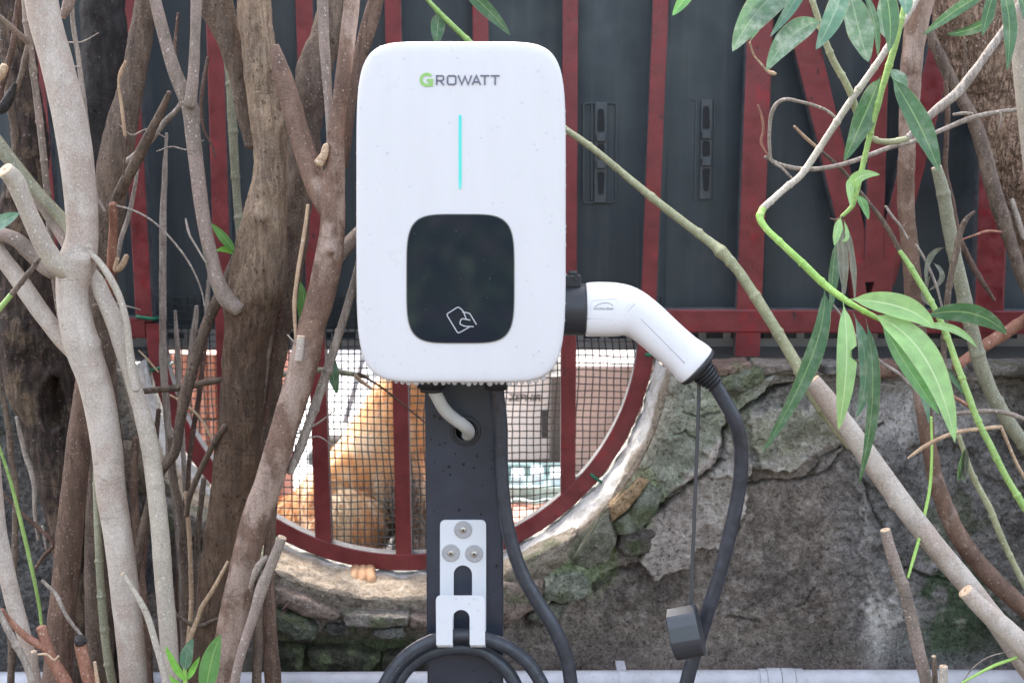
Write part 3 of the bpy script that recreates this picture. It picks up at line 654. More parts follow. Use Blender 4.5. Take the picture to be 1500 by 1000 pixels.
for (a, b, w, _) in BARS:
    t = up(a, b); x = b[0]
    if 230 < x < 940:
        bx = b[0] + (0 if x > 800 else .2); yb = ring_y(bx); bot = (b[0] + (b[0] - a[0]) * (yb - b[1]) / (b[1] - a[1]) * .6, yb)
        bar_px('bar', (t[0], t[1]), bot, w)
    else: bar_px('bar', t, b, w)
bar_px('brace', up((1163, 0), (1262, 405)), (1264, 412), 36, Yc=YB + .002)
bar_px('brace', up((1395, 0), (1292, 405)), (1290, 412), 36, Yc=YB + .004)
bar_px('bar', up((1288, 0), (1278, 405)), (1277, 410), 26, Yc=YB - .002)
# gusset where the braces meet, with its drip hole
gp = [(1243, 375), (1262, 395), (1277, 398), (1294, 395), (1312, 375), (1305, 440), (1250, 440)]
gm = MB(); hole = [(1267, 413), (1281, 413), (1279, 422), (1274, 431), (1269, 422)]
Vg = [W(*p, YB - .016) for p in [(1243, 380), (1312, 380), (1303, 452), (1252, 452)]] + [W(*p, YB - .016) for p in [(1267, 413), (1281, 413), (1276, 431), (1270, 431)]]
Vg += [v + Vector((0, .03, 0)) for v in Vg]
gm.add(Vg, [(0, 1, 5, 4), (1, 2, 6, 5), (2, 3, 7, 6), (3, 0, 4, 7), (4, 5, 13, 12), (5, 6, 14, 13), (6, 7, 15, 14), (7, 4, 12, 15), (1, 0, 8, 9), (2, 1, 9, 10), (0, 3, 11, 8)])
gm.build('gusset', M['redp'], fence)
# rail segments outside the round opening
bar_px('rail', (962, 468), (2300, 474), 34, Yc=YB + .003, dep=.03)
bar_px('rail', (-800, 474), (216, 478), 30, Yc=YB + .003, dep=.03)
# half ring
na = 150; V = []; F = []; mi = []
for i in range(na + 1):
    a = math.pi + math.pi * i / na
    rad = ringR
    for r_, y_ in ((.0137, -.0115), (.0118, -.0128), (-.0118, -.0128), (-.0137, -.0115), (-.0137, .0115), (.0137, .0115)):
        V.append((CX + (rad + r_) * math.cos(a), YB + y_ + random.uniform(-.0002, .0002), CZ + (rad + r_) * math.sin(a)))
for i in range(na):
    for q in range(6): F.append((i * 6 + q, i * 6 + (q + 1) % 6, (i + 1) * 6 + (q + 1) % 6, (i + 1) * 6 + q)); mi.append(0 if q in (0, 1, 2) else 1)
mk('half_ring', V, F, None, fence, mats=[M['redp'], M['redside']], midx=mi, smooth_=False)
# slate panels: one sheet between each pair of bars, folded edges
xs_px = [-330, -200, -75, 50, 189, 317, 448, 577, 704, 835, 967, 1113, 1288, 1462, 1620, 1780]
YP = 2.150
panels = []
ztop = W(700, -420, YP).z; zbot = W(700, 500, YP).z
for a, b in zip(xs_px[:-1], xs_px[1:]):
    x0 = W(a, 250, YP).x - .012; x1 = W(b, 250, YP).x + .012; nx_, nz_ = 14, 40; V = []; yo = .0025 * (len(panels) % 2)
    for k in range(nz_ + 1):
        for j in range(nx_ + 1):
            u = j / nx_; x = x0 + (x1 - x0) * u; z = zbot + (ztop - zbot) * k / nz_
            lip = -.004 if j in (0, nx_) else 0
            V.append((x, YP + yo + lip + .0012 * math.sin(u * 5 + k * .25 + a), z))
    F = [(k * (nx_ + 1) + j, k * (nx_ + 1) + j + 1, (k + 1) * (nx_ + 1) + j + 1, (k + 1) * (nx_ + 1) + j) for k in range(nz_) for j in range(nx_)]
    panels.append(mk('panel', V, F, M['panel'], fence))
# perforated strip under the panels (slots are real holes in the strip)
x0, x1 = W(-300, 500, YP).x, W(1750, 500, YP).x; zt = W(700, 482, YP - .004).z; zb = W(700, 512, YP - .004).z
pm = MB(); pitch = .040; k = int((x1 - x0) / pitch); ys = YP - .008; sz0 = zb + (zt - zb) * .55; sz1 = zb + (zt - zb) * .85
for i in range(k):
    a = x0 + i * pitch; pm.box(a, a + .012, ys, ys + .003, sz0, sz1)
pm.box(x0, x1, ys, ys + .003, zb, sz0 - .0).box(x0, x1, ys + .0002, ys + .003, sz1, zt)
pm.build('perforated_strip', M['perf'], fence)
MB().box(x0, x1, ys + .012, ys + .016, zb + .004, zt).build('strip_backing', M['slot'], fence)
for xa, xb in ((x0, CX - .40), (CX + .385, x1)):
    MB().box(xa, xb, ys - .004, ys - .001, ZTOP - .012, zb + .006).build('sill_flashing', M['paneldark'], fence)
# latches pressed into two panels
def latch(cx, y0, y1, plate, pn):
    Yl = YP - .0035; cv = lambda x, y: (W(x, y, Yl).x, Yl, W(x, y, Yl).z)
    m = MB()
    c0 = W(cx - 10, y1, Yl); c1 = W(cx + 10, y0, Yl); 
    m.box(c0.x, c1.x, Yl - .0015, Yl + .004, c0.z, c1.z, .0008)
    f = m.build('latch', M['latchm'], pn)
    d = MB(); hh = (y1 - y0)
    def slot(ya, yb, wa, wb):
        P = [(cx - wa, ya + 4), (cx - wa + 2, ya), (cx + wa - 2, ya), (cx + wa, ya + 4), (cx + wb, yb - 4), (cx + wb - 2, yb), (cx - wb + 2, yb), (cx - wb, yb - 4), (cx - wa, ya + 4)]
        c2 = lambda x, y: (W(x, y, Yl).x, Yl - .0025, W(x, y, Yl).z)
        r_ = MB(); r_.stroke(P, 1.6, c2, .002); r_.build('latch_rim', M['latchm'], f)
        V = [c2(*p) for p in P[:-1]]; V = [(v[0], v[1] + .0006, v[2]) for v in V]; d.add(V, [tuple(range(len(V)))])
    slot(y0 + 9, y0 + 44, 5.5, 6.5); slot(y0 + 60, y0 + 84, 6.5, 6.5); slot(y1 - 46, y1 - 11, 6.5, 5)
    d.build('latch_slot', M['slot'], f)
    for yy in (y0 + 52, y0 + 91):
        b = MB(); c0 = W(cx - 7.5, yy + 6, Yl); c1 = W(cx + 7.5, yy - 6, Yl); b.box(c0.x, c1.x, Yl - .008, Yl, c0.z, c1.z, .0015); b.build('latch_bridge', M['latchm'], f)
    if plate:
        e = MB(); P = [(cx - 25, y0 + 4), (cx - 22, y0 + 1), (cx + 20, y0 + 1), (cx + 23, y0 + 4), (cx + 22, y1 - 4), (cx + 19, y1 - 1), (cx - 22, y1), (cx - 25, y1 - 4), (cx - 25, y0 + 4)]
        e.stroke(P, 1.6, cv, .003)
        e.stroke([(cx - 13, y0 + 3), (cx - 13, y1 - 3)], 1.5, cv, .003)
    else:
        e = MB(); e.stroke([(cx - 22, y0), (cx - 14, y0), (cx - 16, y1)], 1.5, cv, .003); e.stroke([(cx + 13, y0), (cx + 12, y1)], 1.2, cv, .003)
    e.build('latch_plate', M['latchm'], f)
latch(880, 150, 297, True, panels[9]); latch(1034, 146, 292, False, panels[10])

# ------------------------------------------------------------------ black wire mesh tied behind the bars
YM = 2.132
wm = thing('wire_mesh', 'black square wire mesh filling the half-round opening behind the red bars', 'mesh', (CX, YM, CZ - .3))
pit = .01165; ztm = W(600, 428, YM).z; Rm = .430
gb = MB()
def wob(x, z, s): 
    return float(vnoise(np.array([[x * 9, z * 9, s]]), 5)[0])
xs = np.arange(CX - Rm, CX + Rm, pit); zs = np.arange(CZ - Rm, ztm + .001, pit)
GX, GZ = np.meshgrid(np.linspace(CX - .5, CX + .5, 100), np.linspace(CZ - .5, CZ + .2, 80))
def wobv(X, Z): 
    P = np.stack([X * 10, Z * 10, np.zeros_like(X)], 1); P2 = np.stack([X * 60, Z * 60, np.zeros_like(X) + 9], 1)
    return vnoise(P, 5) * .005 + vnoise(P2, 8) * .0007, vnoise(P + 40, 6) * .005 + vnoise(P2 + 7, 9) * .0007, vnoise(P + 80, 7) * .006
for x in xs:
    dz = Rm**2 - (x - CX)**2
    if dz <= 0: continue
    zl = CZ - math.sqrt(dz); zz = np.arange(zl + random.uniform(0, .01), ztm, .012)
    if len(zz) < 3: continue
    a, b, c = wobv(np.full(len(zz), x), zz); P = np.stack([x + a, YM + c, zz + b * .3, np.full(len(zz), .00100)], 1); Vv, Ff = sweep(P, 4); gb.add(Vv, Ff)
for z in zs:
    hw = math.sqrt(max(0, Rm**2 - (z - CZ)**2)) if z < CZ else Rm
    if hw < .03: continue
    xx = np.arange(CX - hw, CX + hw, .012); a, b, c = wobv(xx, np.full(len(xx), z)); P = np.stack([xx + a * .3, YM + c + .0009, z + b, np.full(len(xx), .00100)], 1); Vv, Ff = sweep(P, 4); gb.add(Vv, Ff)
gb.build('wire_grid', M['mesh'], wm, kind='stuff')
def tie(cx, cy, ang, L=30):
    a = math.radians(ang); c, s = math.cos(a), math.sin(a); P = []
    for t in np.linspace(-1, 1, 13):
        px = cx + c * t * L / 2; py = cy + s * t * L / 2; w = W(px, py, YB - .0135); y = YB - .0165 + .03 * max(0, abs(t) - .72) / .28
        P.append((w.x, y, w.z))
    MB().rod(P, .0028, 8).build('wire_tie', M['tie'], wm, sm=True)
tie(213, 465, 8, 34); tie(232, 539, -14, 30); tie(879, 704, 36, 42); tie(397, 795, -60, 30); tie(958, 519, 0, 30)

# ------------------------------------------------------------------ things in the courtyard
def pxbox(name, x0, x1, y0, y1, Y, dep, mat, label, cat, b=.002):
    a = W(x0, y1, Y); c = W(x1, y0, Y); base = (((a.x + c.x) / 2), Y, SILL)
    t = thing(name, label, cat, base); MB().box(a.x, c.x, Y, Y + dep, SILL + .0005, c.z, b).build('panel_body', mat, t); return t
t = pxbox('carton', 700, 806, 520, 668, 2.93, .25, M['boxwhite'], 'white carton with dark lettering behind the mesh, right of the post', 'box')
t.children[0].name = 'carton_body'
fc = bpy.data.curves.new('lettering', 'FONT'); fc.body = 'ZEPHIR'; fc.size = .021; fc.extrude = .0003; fc.shear = .25; fc.offset = .0006
fo = bpy.data.objects.new('tmp_font', fc); COL.objects.link(fo); dg = bpy.context.evaluated_depsgraph_get()
def text_mesh(body, size, loc, mat, parent, shear=0, offset=0, name='lettering', rot=0, wscale=1.0):
    c = bpy.data.curves.new('t', 'FONT'); c.body = body; c.size = size; c.extrude = .00025; c.shear = shear; c.offset = offset
    o = bpy.data.objects.new('t', c); COL.objects.link(o); bpy.context.view_layer.update()
    me = bpy.data.meshes.new_from_object(o.evaluated_get(bpy.context.evaluated_depsgraph_get()))
    V = np.array([v.co[:] for v in me.vertices]); F = [tuple(p.vertices) for p in me.polygons]
    bpy.data.objects.remove(o); bpy.data.curves.remove(c)
    cr, sr = math.cos(rot), math.sin(rot); x = V[:, 0] * wscale; y = V[:, 1]
    Vw = np.stack([loc[0] + x * cr - y * sr, loc[1] - V[:, 2], loc[2] + x * sr + y * cr], 1)
    return mk(name, Vw, F, mat, parent, smooth_=False)
bpy.data.objects.remove(fo)
p = W(744, 587, 2.93); text_mesh('ZEPHIR', .0215, (p.x, 2.9293, p.z), M['zink'], t, .25, .0005, wscale=1.05)
MB().box(W(795, 0, 2.93).x, W(805, 0, 2.93).x, 2.9285, 2.9299, W(0, 640, 2.93).z, W(0, 600, 2.93).z).build('carton_mark', M['zink'], t)
pxbox('dark_board', 806, 832, 552, 690, 2.85, .3, M['darkboard'], 'dark upright board between the white carton and the grey block', 'board')
t = pxbox('concrete_block', 834, 944, 536, 712, 2.72, .35, M['concrete'], 'grey-brown concrete block seen through the mesh at the right', 'block')
pxbox('dark_crate', 946, 990, 592, 700, 2.62, .3, M['darkbin'], 'dark crate beside the concrete block, right edge of the opening', 'crate')
t = thing('timber_plank', 'brown plank lying across behind the right end of the mesh', 'plank', tuple(W(960, 545, 2.75)))
a = W(935, 532, 2.62); b = W(1100, 562, 2.62); MB().box(a.x, b.x, 2.62, 2.72, b.z, a.z - .002, .002).build('board', M['plank'], t); MB().box(a.x, b.x, 2.605, 2.619, b.z + .014, b.z + .02).build('batten', M['darkboard'], t)
for k, (xx) in enumerate((a.x + .02, b.x - .03)): MB().box(xx, xx + .03, 2.64, 2.70, SILL, b.z - .0005).build('leg', M['plank'], t)
# teal tray with hose loops and blue bits
t = thing('teal_tray', 'turquoise plastic tray on the courtyard floor in front of the carton', 'tray', (.05, 2.66, SILL))
x0, x1 = W(735, 700, 2.62).x, W(846, 700, 2.62).x
MB().box(x0, x1, 2.58, 2.595, SILL, SILL + .028, .002).box(x0, x1, 2.78, 2.795, SILL, SILL + .028, .002).box(x0, x0 + .012, 2.596, 2.779, SILL, SILL + .027).box(x1 - .012, x1, 2.596, 2.779, SILL, SILL + .027).box(x0 + .013, x1 - .013, 2.596, 2.779, SILL, SILL + .005).build('tray_body', M['teal'], t)
MB().rod([(x0 + .02 + i * .012, 2.55 + .012 * math.sin(i * 1.3), SILL + .006) for i in range(12)], .005, 8).build('hose', M['teal'], t, sm=True)
for k in range(3): MB().box(x0 + .02 + k * .04, x0 + .046 + k * .04, 2.62, 2.70, SILL + .006, SILL + .04 + .005 * (k % 2), .003).build('bottle', M['bluepl'], t)
for k, o in enumerate([c for c in t.children if c.name.startswith('bottle')]): o.name = 'compartment'
# ribbed clay blocks at the left
t = thing('clay_blocks', 'stack of orange ribbed clay blocks seen through the mesh at left', 'blocks', tuple(W(310, 680, 2.46)))
for r_ in range(2):
    for c_ in range(3):
        m = MB(); X0 = W(212 + c_ * 66, 600, 2.46).x + .001; X1 = W(212 + (c_ + 1) * 66, 600, 2.46).x - .001; Z1 = W(300, 520, 2.46).z - r_ * .125; Z0 = Z1 - .122
        if r_ == 1: Z0 = SILL
        m.box(X0, X1, 2.47, 2.60, Z0, Z1); w_ = (X1 - X0) / 5
        for q in range(5): m.rod([(X0 + (q + .5) * w_, 2.47, Z0 + .001), (X0 + (q + .5) * w_, 2.47, Z1 - .001)], w_ * .44, 8)
        m.build('clay_block', M['clay'], t)
# broom stick and bin
t = thing('broom', 'grey broom handle leaning to the left of the dog', 'broom', tuple(W(478, 690, 3.0)))
a = W(492, 690, 2.9); b = W(535, 515, 3.2); MB().rod([(a.x, a.y, SILL + .02), b, (b.x + .03, b.y + .1, b.z + .5)], .0065, 10).build('handle', M['stick'], t, sm=True)
MB().box(a.x - .06, a.x + .06, a.y - .02, a.y + .02, SILL, SILL + .03, .004).build('brush_head', M['darkbin'], t)
pxbox('dark_bin', 470, 522, 640, 720, 2.68, .16, M['darkbin'], 'small dark bin on the floor left of the dog', 'bin', .006)

# ------------------------------------------------------------------ dog
def skin_mesh(nodes, edges, sub=2):
    me = bpy.data.meshes.new('s'); me.from_pydata([tuple(n[:3]) for n in nodes], edges, []); o = bpy.data.objects.new('s', me); COL.objects.link(o)
    m = o.modifiers.new('k', 'SKIN'); m.use_smooth_shade = True; m.branch_smoothing = .6
    for i, nd in enumerate(nodes): me.skin_vertices[0].data[i].radius = (nd[3], nd[3]); me.skin_vertices[0].data[i].use_root = (i == 0)
    s_ = o.modifiers.new('b', 'SUBSURF'); s_.levels = sub; s_.render_levels = sub
    bpy.context.view_layer.update(); d = bpy.context.evaluated_depsgraph_get(); m2 = bpy.data.meshes.new_from_object(o.evaluated_get(d))
    V = np.array([v.co[:] for v in m2.vertices]); F = [tuple(p.vertices) for p in m2.polygons]; Nn = np.array([v.normal[:] for v in m2.vertices])
    bpy.data.objects.remove(o); return V, F, Nn
def nd(px, py, Y, r): w = W(px, py, Y); return (w.x, w.y, w.z, S(r, Y))
dn = [nd(462, 775, 2.34, 92), nd(520, 705, 2.36, 98), nd(590, 625, 2.36, 92), nd(628, 545, 2.35, 66), nd(660, 490, 2.33, 56), nd(705, 500, 2.30, 28), nd(728, 505, 2.28, 18),
      nd(596, 715, 2.27, 40), nd(604, 785, 2.24, 26), nd(606, 830, 2.20, 24),
      nd(640, 700, 2.42, 40), nd(648, 765, 2.42, 26), nd(648, 790, 2.40, 24),
      nd(520, 785, 2.25, 80), nd(470, 815, 2.24, 36), nd(505, 840, 2.18, 27), nd(533, 852, 2.11, 20),
      nd(405, 790, 2.38, 50), nd(360, 800, 2.38, 30), nd(640, 455, 2.36, 20), nd(668, 452, 2.30, 18), nd(650, 432, 2.37, 9), nd(676, 430, 2.30, 9)]
de = [(0, 1), (1, 2), (2, 3), (3, 4), (4, 5), (5, 6), (2, 7), (7, 8), (8, 9), (2, 10), (10, 11), (11, 12), (0, 13), (13, 14), (14, 15), (15, 16), (0, 17), (17, 18), (4, 19), (4, 20), (19, 21), (20, 22)]
V, F, Nn = skin_mesh(dn, de, 3)
V[:, 2] = np.maximum(V[:, 2], SILL + .0005)
dog = thing('dog', 'orange-brown furry dog sitting behind the mesh, one paw on the sill', 'dog', (W(520, 800, 2.4).x, 2.4, SILL))
V = V + Nn * (fbm(V * np.array([45, 45, 22]), 4, 7) * .011)[:, None]
PD = PROJ(V); brn = smooth(1.1, .6, np.hypot((PD[:, 0] - 592) / 42, (PD[:, 1] - 765) / 95) + fbm(V * 30, 3, 3) * .3)  # belly darkened brown: shade between the legs painted into the coat
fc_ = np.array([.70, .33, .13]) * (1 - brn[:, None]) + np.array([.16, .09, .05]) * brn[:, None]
pale_ = smooth(-.05, .35, fbm(V * np.array([30, 30, 12]), 4, 77))[:, None] * (1 - brn[:, None]); fc_ = fc_ * (1 - pale_) + np.array([.90, .68, .46]) * pale_
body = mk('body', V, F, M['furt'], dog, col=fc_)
# fur strands
mb = MB(); idx = rng.integers(0, len(V), 30000); g_ = np.array([.25, -.2, -.9])
VV = []; FF = []; FC = []
for i in idx:
    p = V[i]; nrm = Nn[i]
    if nrm[1] > .5: continue
    t = g_ + rng.normal(0, .22, 3) + .8 * np.array([math.sin(p[2] * 70 + p[0] * 30), 0, math.cos(p[0] * 60)]) * .5; t -= nrm * (t @ nrm); t /= np.linalg.norm(t) + 1e-9; s_ = np.cross(nrm, t); L = rng.uniform(.014, .032)
    base = p + rng.normal(0, .002, 3); k = len(VV)
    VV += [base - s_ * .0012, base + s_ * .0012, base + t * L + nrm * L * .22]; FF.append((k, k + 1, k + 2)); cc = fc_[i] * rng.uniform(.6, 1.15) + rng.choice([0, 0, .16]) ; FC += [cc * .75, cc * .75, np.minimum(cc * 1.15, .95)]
VV = np.array(VV); VV[:, 2] = np.maximum(VV[:, 2], SILL + .001)
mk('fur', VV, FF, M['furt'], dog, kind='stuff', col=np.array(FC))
# toes on the sill
for k, (dx, dy) in enumerate(((-13, -1), (0, 3), (13, 1))):
    a = W(530 + dx * .8, 846, 2.07); c = W(530 + dx, 859 + dy * .3, 2.035); zc = max(c.z + .004 + dy * -.0004, SILL + .010)
    V2, F2 = sweep(np.array([[a.x, 2.10, zc + .006, .008], [a.x, 2.078, zc + .005, .0095], [(a.x + c.x) / 2, 2.060, zc + .003, .0088], [c.x, 2.047, zc + .001, .0082], [c.x, 2.038, zc - .001, .0062], [c.x, 2.034, zc - .002, .0025]]), 12)
    mk('toe', V2, F2 + [tuple(range(60, 72))], M['toefur'], dog)
    MB().rod([(c.x, 2.038, zc), (c.x, 2.029, zc - .003), (c.x, 2.026, zc - .008)], [.0032, .0022, .0006], 7).build('claw', M['claw'], dog, sm=True)
for k, (px, py, r_) in enumerate(((728, 505, 6), )):
    w = W(px, py, 2.30); MB().rod([(w.x - .004, 2.30, w.z), (w.x + .006, 2.295, w.z)], [.008, .006], 10).build('nose', M['nose'], dog, sm=True)

# ------------------------------------------------------------------ PVC pipe along the wall foot
YPIPE = 1.915; zp = W(900, 983, YPIPE).z; pr = .017; zc = zp - pr
pipe = thing('plastic_pipe', 'pale grey plastic pipe running along the foot of the wall', 'pipe', (0, YPIPE, zc))
MB().rod([(x, YPIPE, zc + .002 * math.sin(x * 3)) for x in np.linspace(-2, 2, 60)], pr, 20).build('tube', M['pvc'], pipe, sm=True)
xa, xb = W(1112, 985, YPIPE).x, W(1175, 985, YPIPE).x
m = MB()
for a, b, r_ in ((0, .16, .0205), (.17, .48, .0215), (.50, .8, .0215), (.82, 1, .0205)): m.rod([(xa + (xb - xa) * a, YPIPE, zc), (xa + (xb - xa) * b, YPIPE, zc)], r_, 28)
m.build('coupling', M['pvc'], pipe)
xc = W(911, 985, YPIPE).x; MB().rod([(xc - .005, YPIPE, zc), (xc + .005, YPIPE, zc)], .0195, 24).box(xc - .008, xc + .006, YPIPE - .004, YPIPE + .03, zc + .018, zc + .0225).build('clip', M['pvc'], pipe)

# ------------------------------------------------------------------ branches, stems and leaves
def world_pts(pts, Y):
    n = len(pts); out = []
    for i, p in enumerate(pts):
        t = i / max(1, n - 1); y = Y[0] + (Y[1] - Y[0]) * t if not isinstance(Y, (int, float)) else Y
        w = W(p[0], p[1], y); out.append([w.x, w.y, w.z, S(p[2], y) / 2])
    return out
def extend(P, pts, grow=None):
    P = [np.array(p, float) for p in P]
    for end in (0, -1):
        px, py = pts[end][0], pts[end][1]; a = P[0] if end == 0 else P[-1]; b = P[1] if end == 0 else P[-2]
        d = a[:3] - b[:3]; d /= np.linalg.norm(d)
        new = []
        if py >= 995:
            d2 = d * .5 + np.array([0, 0, -.8]); d2 /= np.linalg.norm(d2); L = (a[2] + .03) / max(.3, -d2[2])
            for k in (.3, .65, 1.0): new.append(np.r_[a[:3] + d2 * L * k, a[3] * (1 + .12 * k)])
        elif py <= 0 or px <= 0 or px >= 1500:
            for k in (.12, .28, .45): new.append(np.r_[a[:3] + (d + np.array([0, 0, .35]) * k * 2) * k, a[3] * (1 - .8 * k)])
        if new: P = (new[::-1] + P) if end == 0 else (P + new)
    return np.array(P)
def branch(par, name, pts, Y, mat, cut=0, nodes=0, rough=0, lump=.05, seed=None, knots=(), dents=(), ext=True, lab=None, kinks=0):
    seed = seed if seed is not None else random.randint(0, 9999)
    P = np.array(world_pts(pts, Y)); n0 = len(P)
    if ext: P = extend(P, pts)
    rm = P[:, 3].mean(); step = min(max(rm * .3, .0016), .0042); C = catmull(P, step)
    if kinks:                                                        # small wander of the centre line
        q = C[:, :3] * 22; C[:, 0] += vnoise(q, seed + 1) * kinks; C[:, 2] += vnoise(q + 9, seed + 2) * kinks * .4; C[:, 1] += vnoise(q + 19, seed + 3) * kinks
    ns = int(np.clip(rm * 2 * math.pi / .0032, 9, 64)); T, Nn, Bn = frames(C[:, :3]); a = np.linspace(0, 2 * np.pi, ns, endpoint=False)
    rad = np.repeat(C[:, 3][:, None], ns, 1)
    D = np.cos(a)[None, :, None] * Nn[:, None, :] + np.sin(a)[None, :, None] * Bn[:, None, :]
    X = (C[:, None, :3] + rad[:, :, None] * D).reshape(-1, 3)
    k = rad.ravel()
    q = X * np.array([1, 1, .6])
    add = vnoise(q * (.35 / max(rm, .003)), seed) * lump * k + vnoise(X * (1.0 / max(rm, .003)), seed + 4) * lump * .35 * k
    if rough:
        add += fbm(X * np.array([1, 1, .55]) * 75, 5, seed + 6, .65) * rough + np.abs(fbm(X * np.array([1, 1, .35]) * 140, 3, seed + 8)) * -rough * .7 + fbm(X * 24, 3, seed + 9) * rough * 1.2
    if nodes:
        s_ = np.r_[0, np.cumsum(np.linalg.norm(np.diff(C[:, :3], axis=0), axis=1))]; ph = (s_ / nodes + vnoise(np.c_[s_ / nodes * .4, s_ * 0, s_ * 0 + seed], 3) * .3) % 1.0
        bumpy = np.exp(-((ph - .5) / .045)**2); add += (bumpy[:, None] * .0008 * np.clip(C[:, 3] / .004, .5, 1.3)[:, None] * (1 + .5 * np.cos(a[None, :] * 1 + (np.floor(s_ / nodes) * 2.1)[:, None]))).ravel()
    X = X + D.reshape(-1, 3) * add[:, None]
    if knots or dents:
        PP = PROJ(X)
        Dv = D.reshape(-1, 3); fr = Dv[:, 1] < .25
        for (kx, ky, kr, kh) in knots:
            d2 = ((PP[:, 0] - kx)**2 + (PP[:, 1] - ky)**2) / kr**2; X += Dv * (np.exp(-d2) * kh * (1 + .6 * vnoise(X * 300, seed)))[:, None] * fr[:, None]
        for (kx, ky, rx, ry, dp) in dents:
            d2 = np.sqrt(((PP[:, 0] - kx) / rx)**2 + ((PP[:, 1] - ky) / ry)**2) + vnoise(X * 60, seed) * .12
            m = smooth(1.0, .75, d2) * fr; lip = np.exp(-((d2 - 1.15) / .16)**2) * fr; X[:, 1] += m * dp; X += Dv * (lip * .005)[:, None]
    n = len(C); i = np.arange(n * ns).reshape(n, ns); j = np.roll(i, -1, 1)
    Q = np.stack([i[:-1].ravel(), j[:-1].ravel(), j[1:].ravel(), i[1:].ravel()], 1).tolist()
    X = X.tolist()
    for e, ring in ((0, i[0]), (1, i[-1])):
        c = C[0] if e == 0 else C[-1]; dirn = -T[0] if e == 0 else T[-1]; X.append((c[:3] + dirn * c[3] * (.02 if (cut & (1 << e)) else .5)).tolist()); ci = len(X) - 1
        for jj in range(ns):
            f = (int(ring[(jj + 1) % ns]), int(ring[jj]), ci); Q.append(f if e == 0 else f[::-1])
    o = mk(name, X, Q, M[mat], par)
    if lab: o['label'] = lab
    for e in (0, 1):
        if cut & (1 << e):
            c = C[0] if e == 0 else C[-1]; dirn = -T[0] if e == 0 else T[-1]; ring = np.array(X)[i[0] if e == 0 else i[-1]]; cc = ring.mean(0)
            Vc = []
            for f_, dd in ((1.0, .0006), (.93, .0016), (.55, .0019), (.22, .0014)): Vc += (cc + (ring - cc) * f_ + dirn * (dd + .0004 * rng.random())).tolist()
            Vc.append((cc + dirn * .0011).tolist()); Fc = []; mi = []
            for r_ in range(3):
                for jj in range(ns): Fc.append((r_ * ns + jj, r_ * ns + (jj + 1) % ns, (r_ + 1) * ns + (jj + 1) % ns, (r_ + 1) * ns + jj)); mi.append(0)
            for jj in range(ns): Fc.append((3 * ns + jj, 3 * ns + (jj + 1) % ns, 4 * ns)); mi.append(1)
            mk('cut_face', Vc, Fc, None, o, mats=[M['cut'], M['pith']], midx=mi)
    return o
def leaf(par, pts, w, Y, mat, roll=0.0, fold=.25, dY=(0, -.01, -.02), twist=0.0, name='leaf', nick=False):
    """oleander leaf along base, middle, tip (pixels at their own distances)"""
    A = [np.array(W(p[0], p[1], Y + d)) for p, d in zip(pts, dY)]; t = np.linspace(0, 1, 25)[:, None]
    if len(pts) == 3:
        m = 2 * A[1] - (A[0] + A[2]) / 2; C = (1 - t)**2 * A[0] + 2 * t * (1 - t) * m + t**2 * A[2]
    else: C = A[0] * (1 - t) + A[1] * t
    T = np.gradient(C, axis=0); T /= np.linalg.norm(T, axis=1)[:, None]; view = np.array([0, -1, 0.15])
    side = np.cross(T, view); side /= np.linalg.norm(side, axis=1)[:, None]; nrm = np.cross(side, T)
    hw = S(w, Y) / 2 / max(.35, math.cos(roll)); tt = t[:, 0]
    prof = np.sin(np.pi * np.clip((tt - .07) / .93, 0, 1) ** .82) ** .72; prof = np.maximum(prof, .045 * (1 - tt) + .0); prof[-1] = .004
    U = np.linspace(-1, 1, 9); V = []; uv = []
    ph = random.uniform(0, 6)
    for i in range(25):
        r_ = roll + twist * tt[i]; sv = side[i] * math.cos(r_) + nrm[i] * math.sin(r_); nv = -side[i] * math.sin(r_) + nrm[i] * math.cos(r_)
        for u in U:
            x = u * hw * prof[i]; z = (abs(u) ** 1.2) * hw * prof[i] * fold + hw * .06 * math.sin(tt[i] * 16 + ph + u * 1.5) * abs(u) * prof[i]
            if nick and u < -.5 and .38 < tt[i] < .5: x *= .35
            V.append(C[i] + sv * x + nv * z); uv.append((.5 + u / 2, tt[i]))
    F = [(i * 9 + j, i * 9 + j + 1, (i + 1) * 9 + j + 1, (i + 1) * 9 + j) for i in range(24) for j in range(8)]
    return mk(name, V, F, M[mat], par, uv=uv)
def plant(name, label, cat, base_px, Y, group=None):
    w = W(base_px[0], min(base_px[1], 1000), Y); return thing(name, label, cat, (w.x, w.y, 0 if base_px[1] >= 995 else w.z), group)
G1 = 'oleander stems crowding the left side'; G2 = 'oleander stems and twigs on the right'

# L: the pale forked trunk
t = plant('oleander_piece', 'pale smooth trunk forking at left with several pale limbs, nearest the camera', 'trunk', (196, 1000), 1.55, G1)  # each oleander thing is a separate stem not a shrub
branch(t, 'trunk', [(60, -5, 46), (66, 30, 46), (85, 100, 46), (107, 200, 48), (119, 300, 46), (120, 350, 46), (112, 390, 54), (106, 425, 48), (118, 500, 48), (139, 560, 47), (156, 650, 45), (164, 730, 44), (169, 760, 43), (181, 850, 42), (192, 950, 41), (196, 1005, 42)], 1.56, 'pale', lump=.04,
       knots=[(110, 375, 16, .004), (98, 392, 10, .004), (125, 383, 8, .003), (135, 503, 14, .004)])
branch(t, 'limb', [(8, 250, 24), (20, 262, 27), (37, 300, 25), (52, 335, 27), (66, 362, 28), (82, 385, 30), (98, 394, 34)], (1.50, 1.55), 'palebeige', cut=1)
branch(t, 'limb', [(0, 215, 21), (20, 240, 20), (45, 270, 18), (70, 298, 17), (95, 325, 18), (108, 345, 18)], (1.60, 1.58), 'bamboo')
branch(t, 'limb', [(20, 250, 24), (40, 270, 22), (65, 300, 22), (88, 335, 24), (105, 362, 26)], (1.64, 1.59), 'greybark', ext=False)
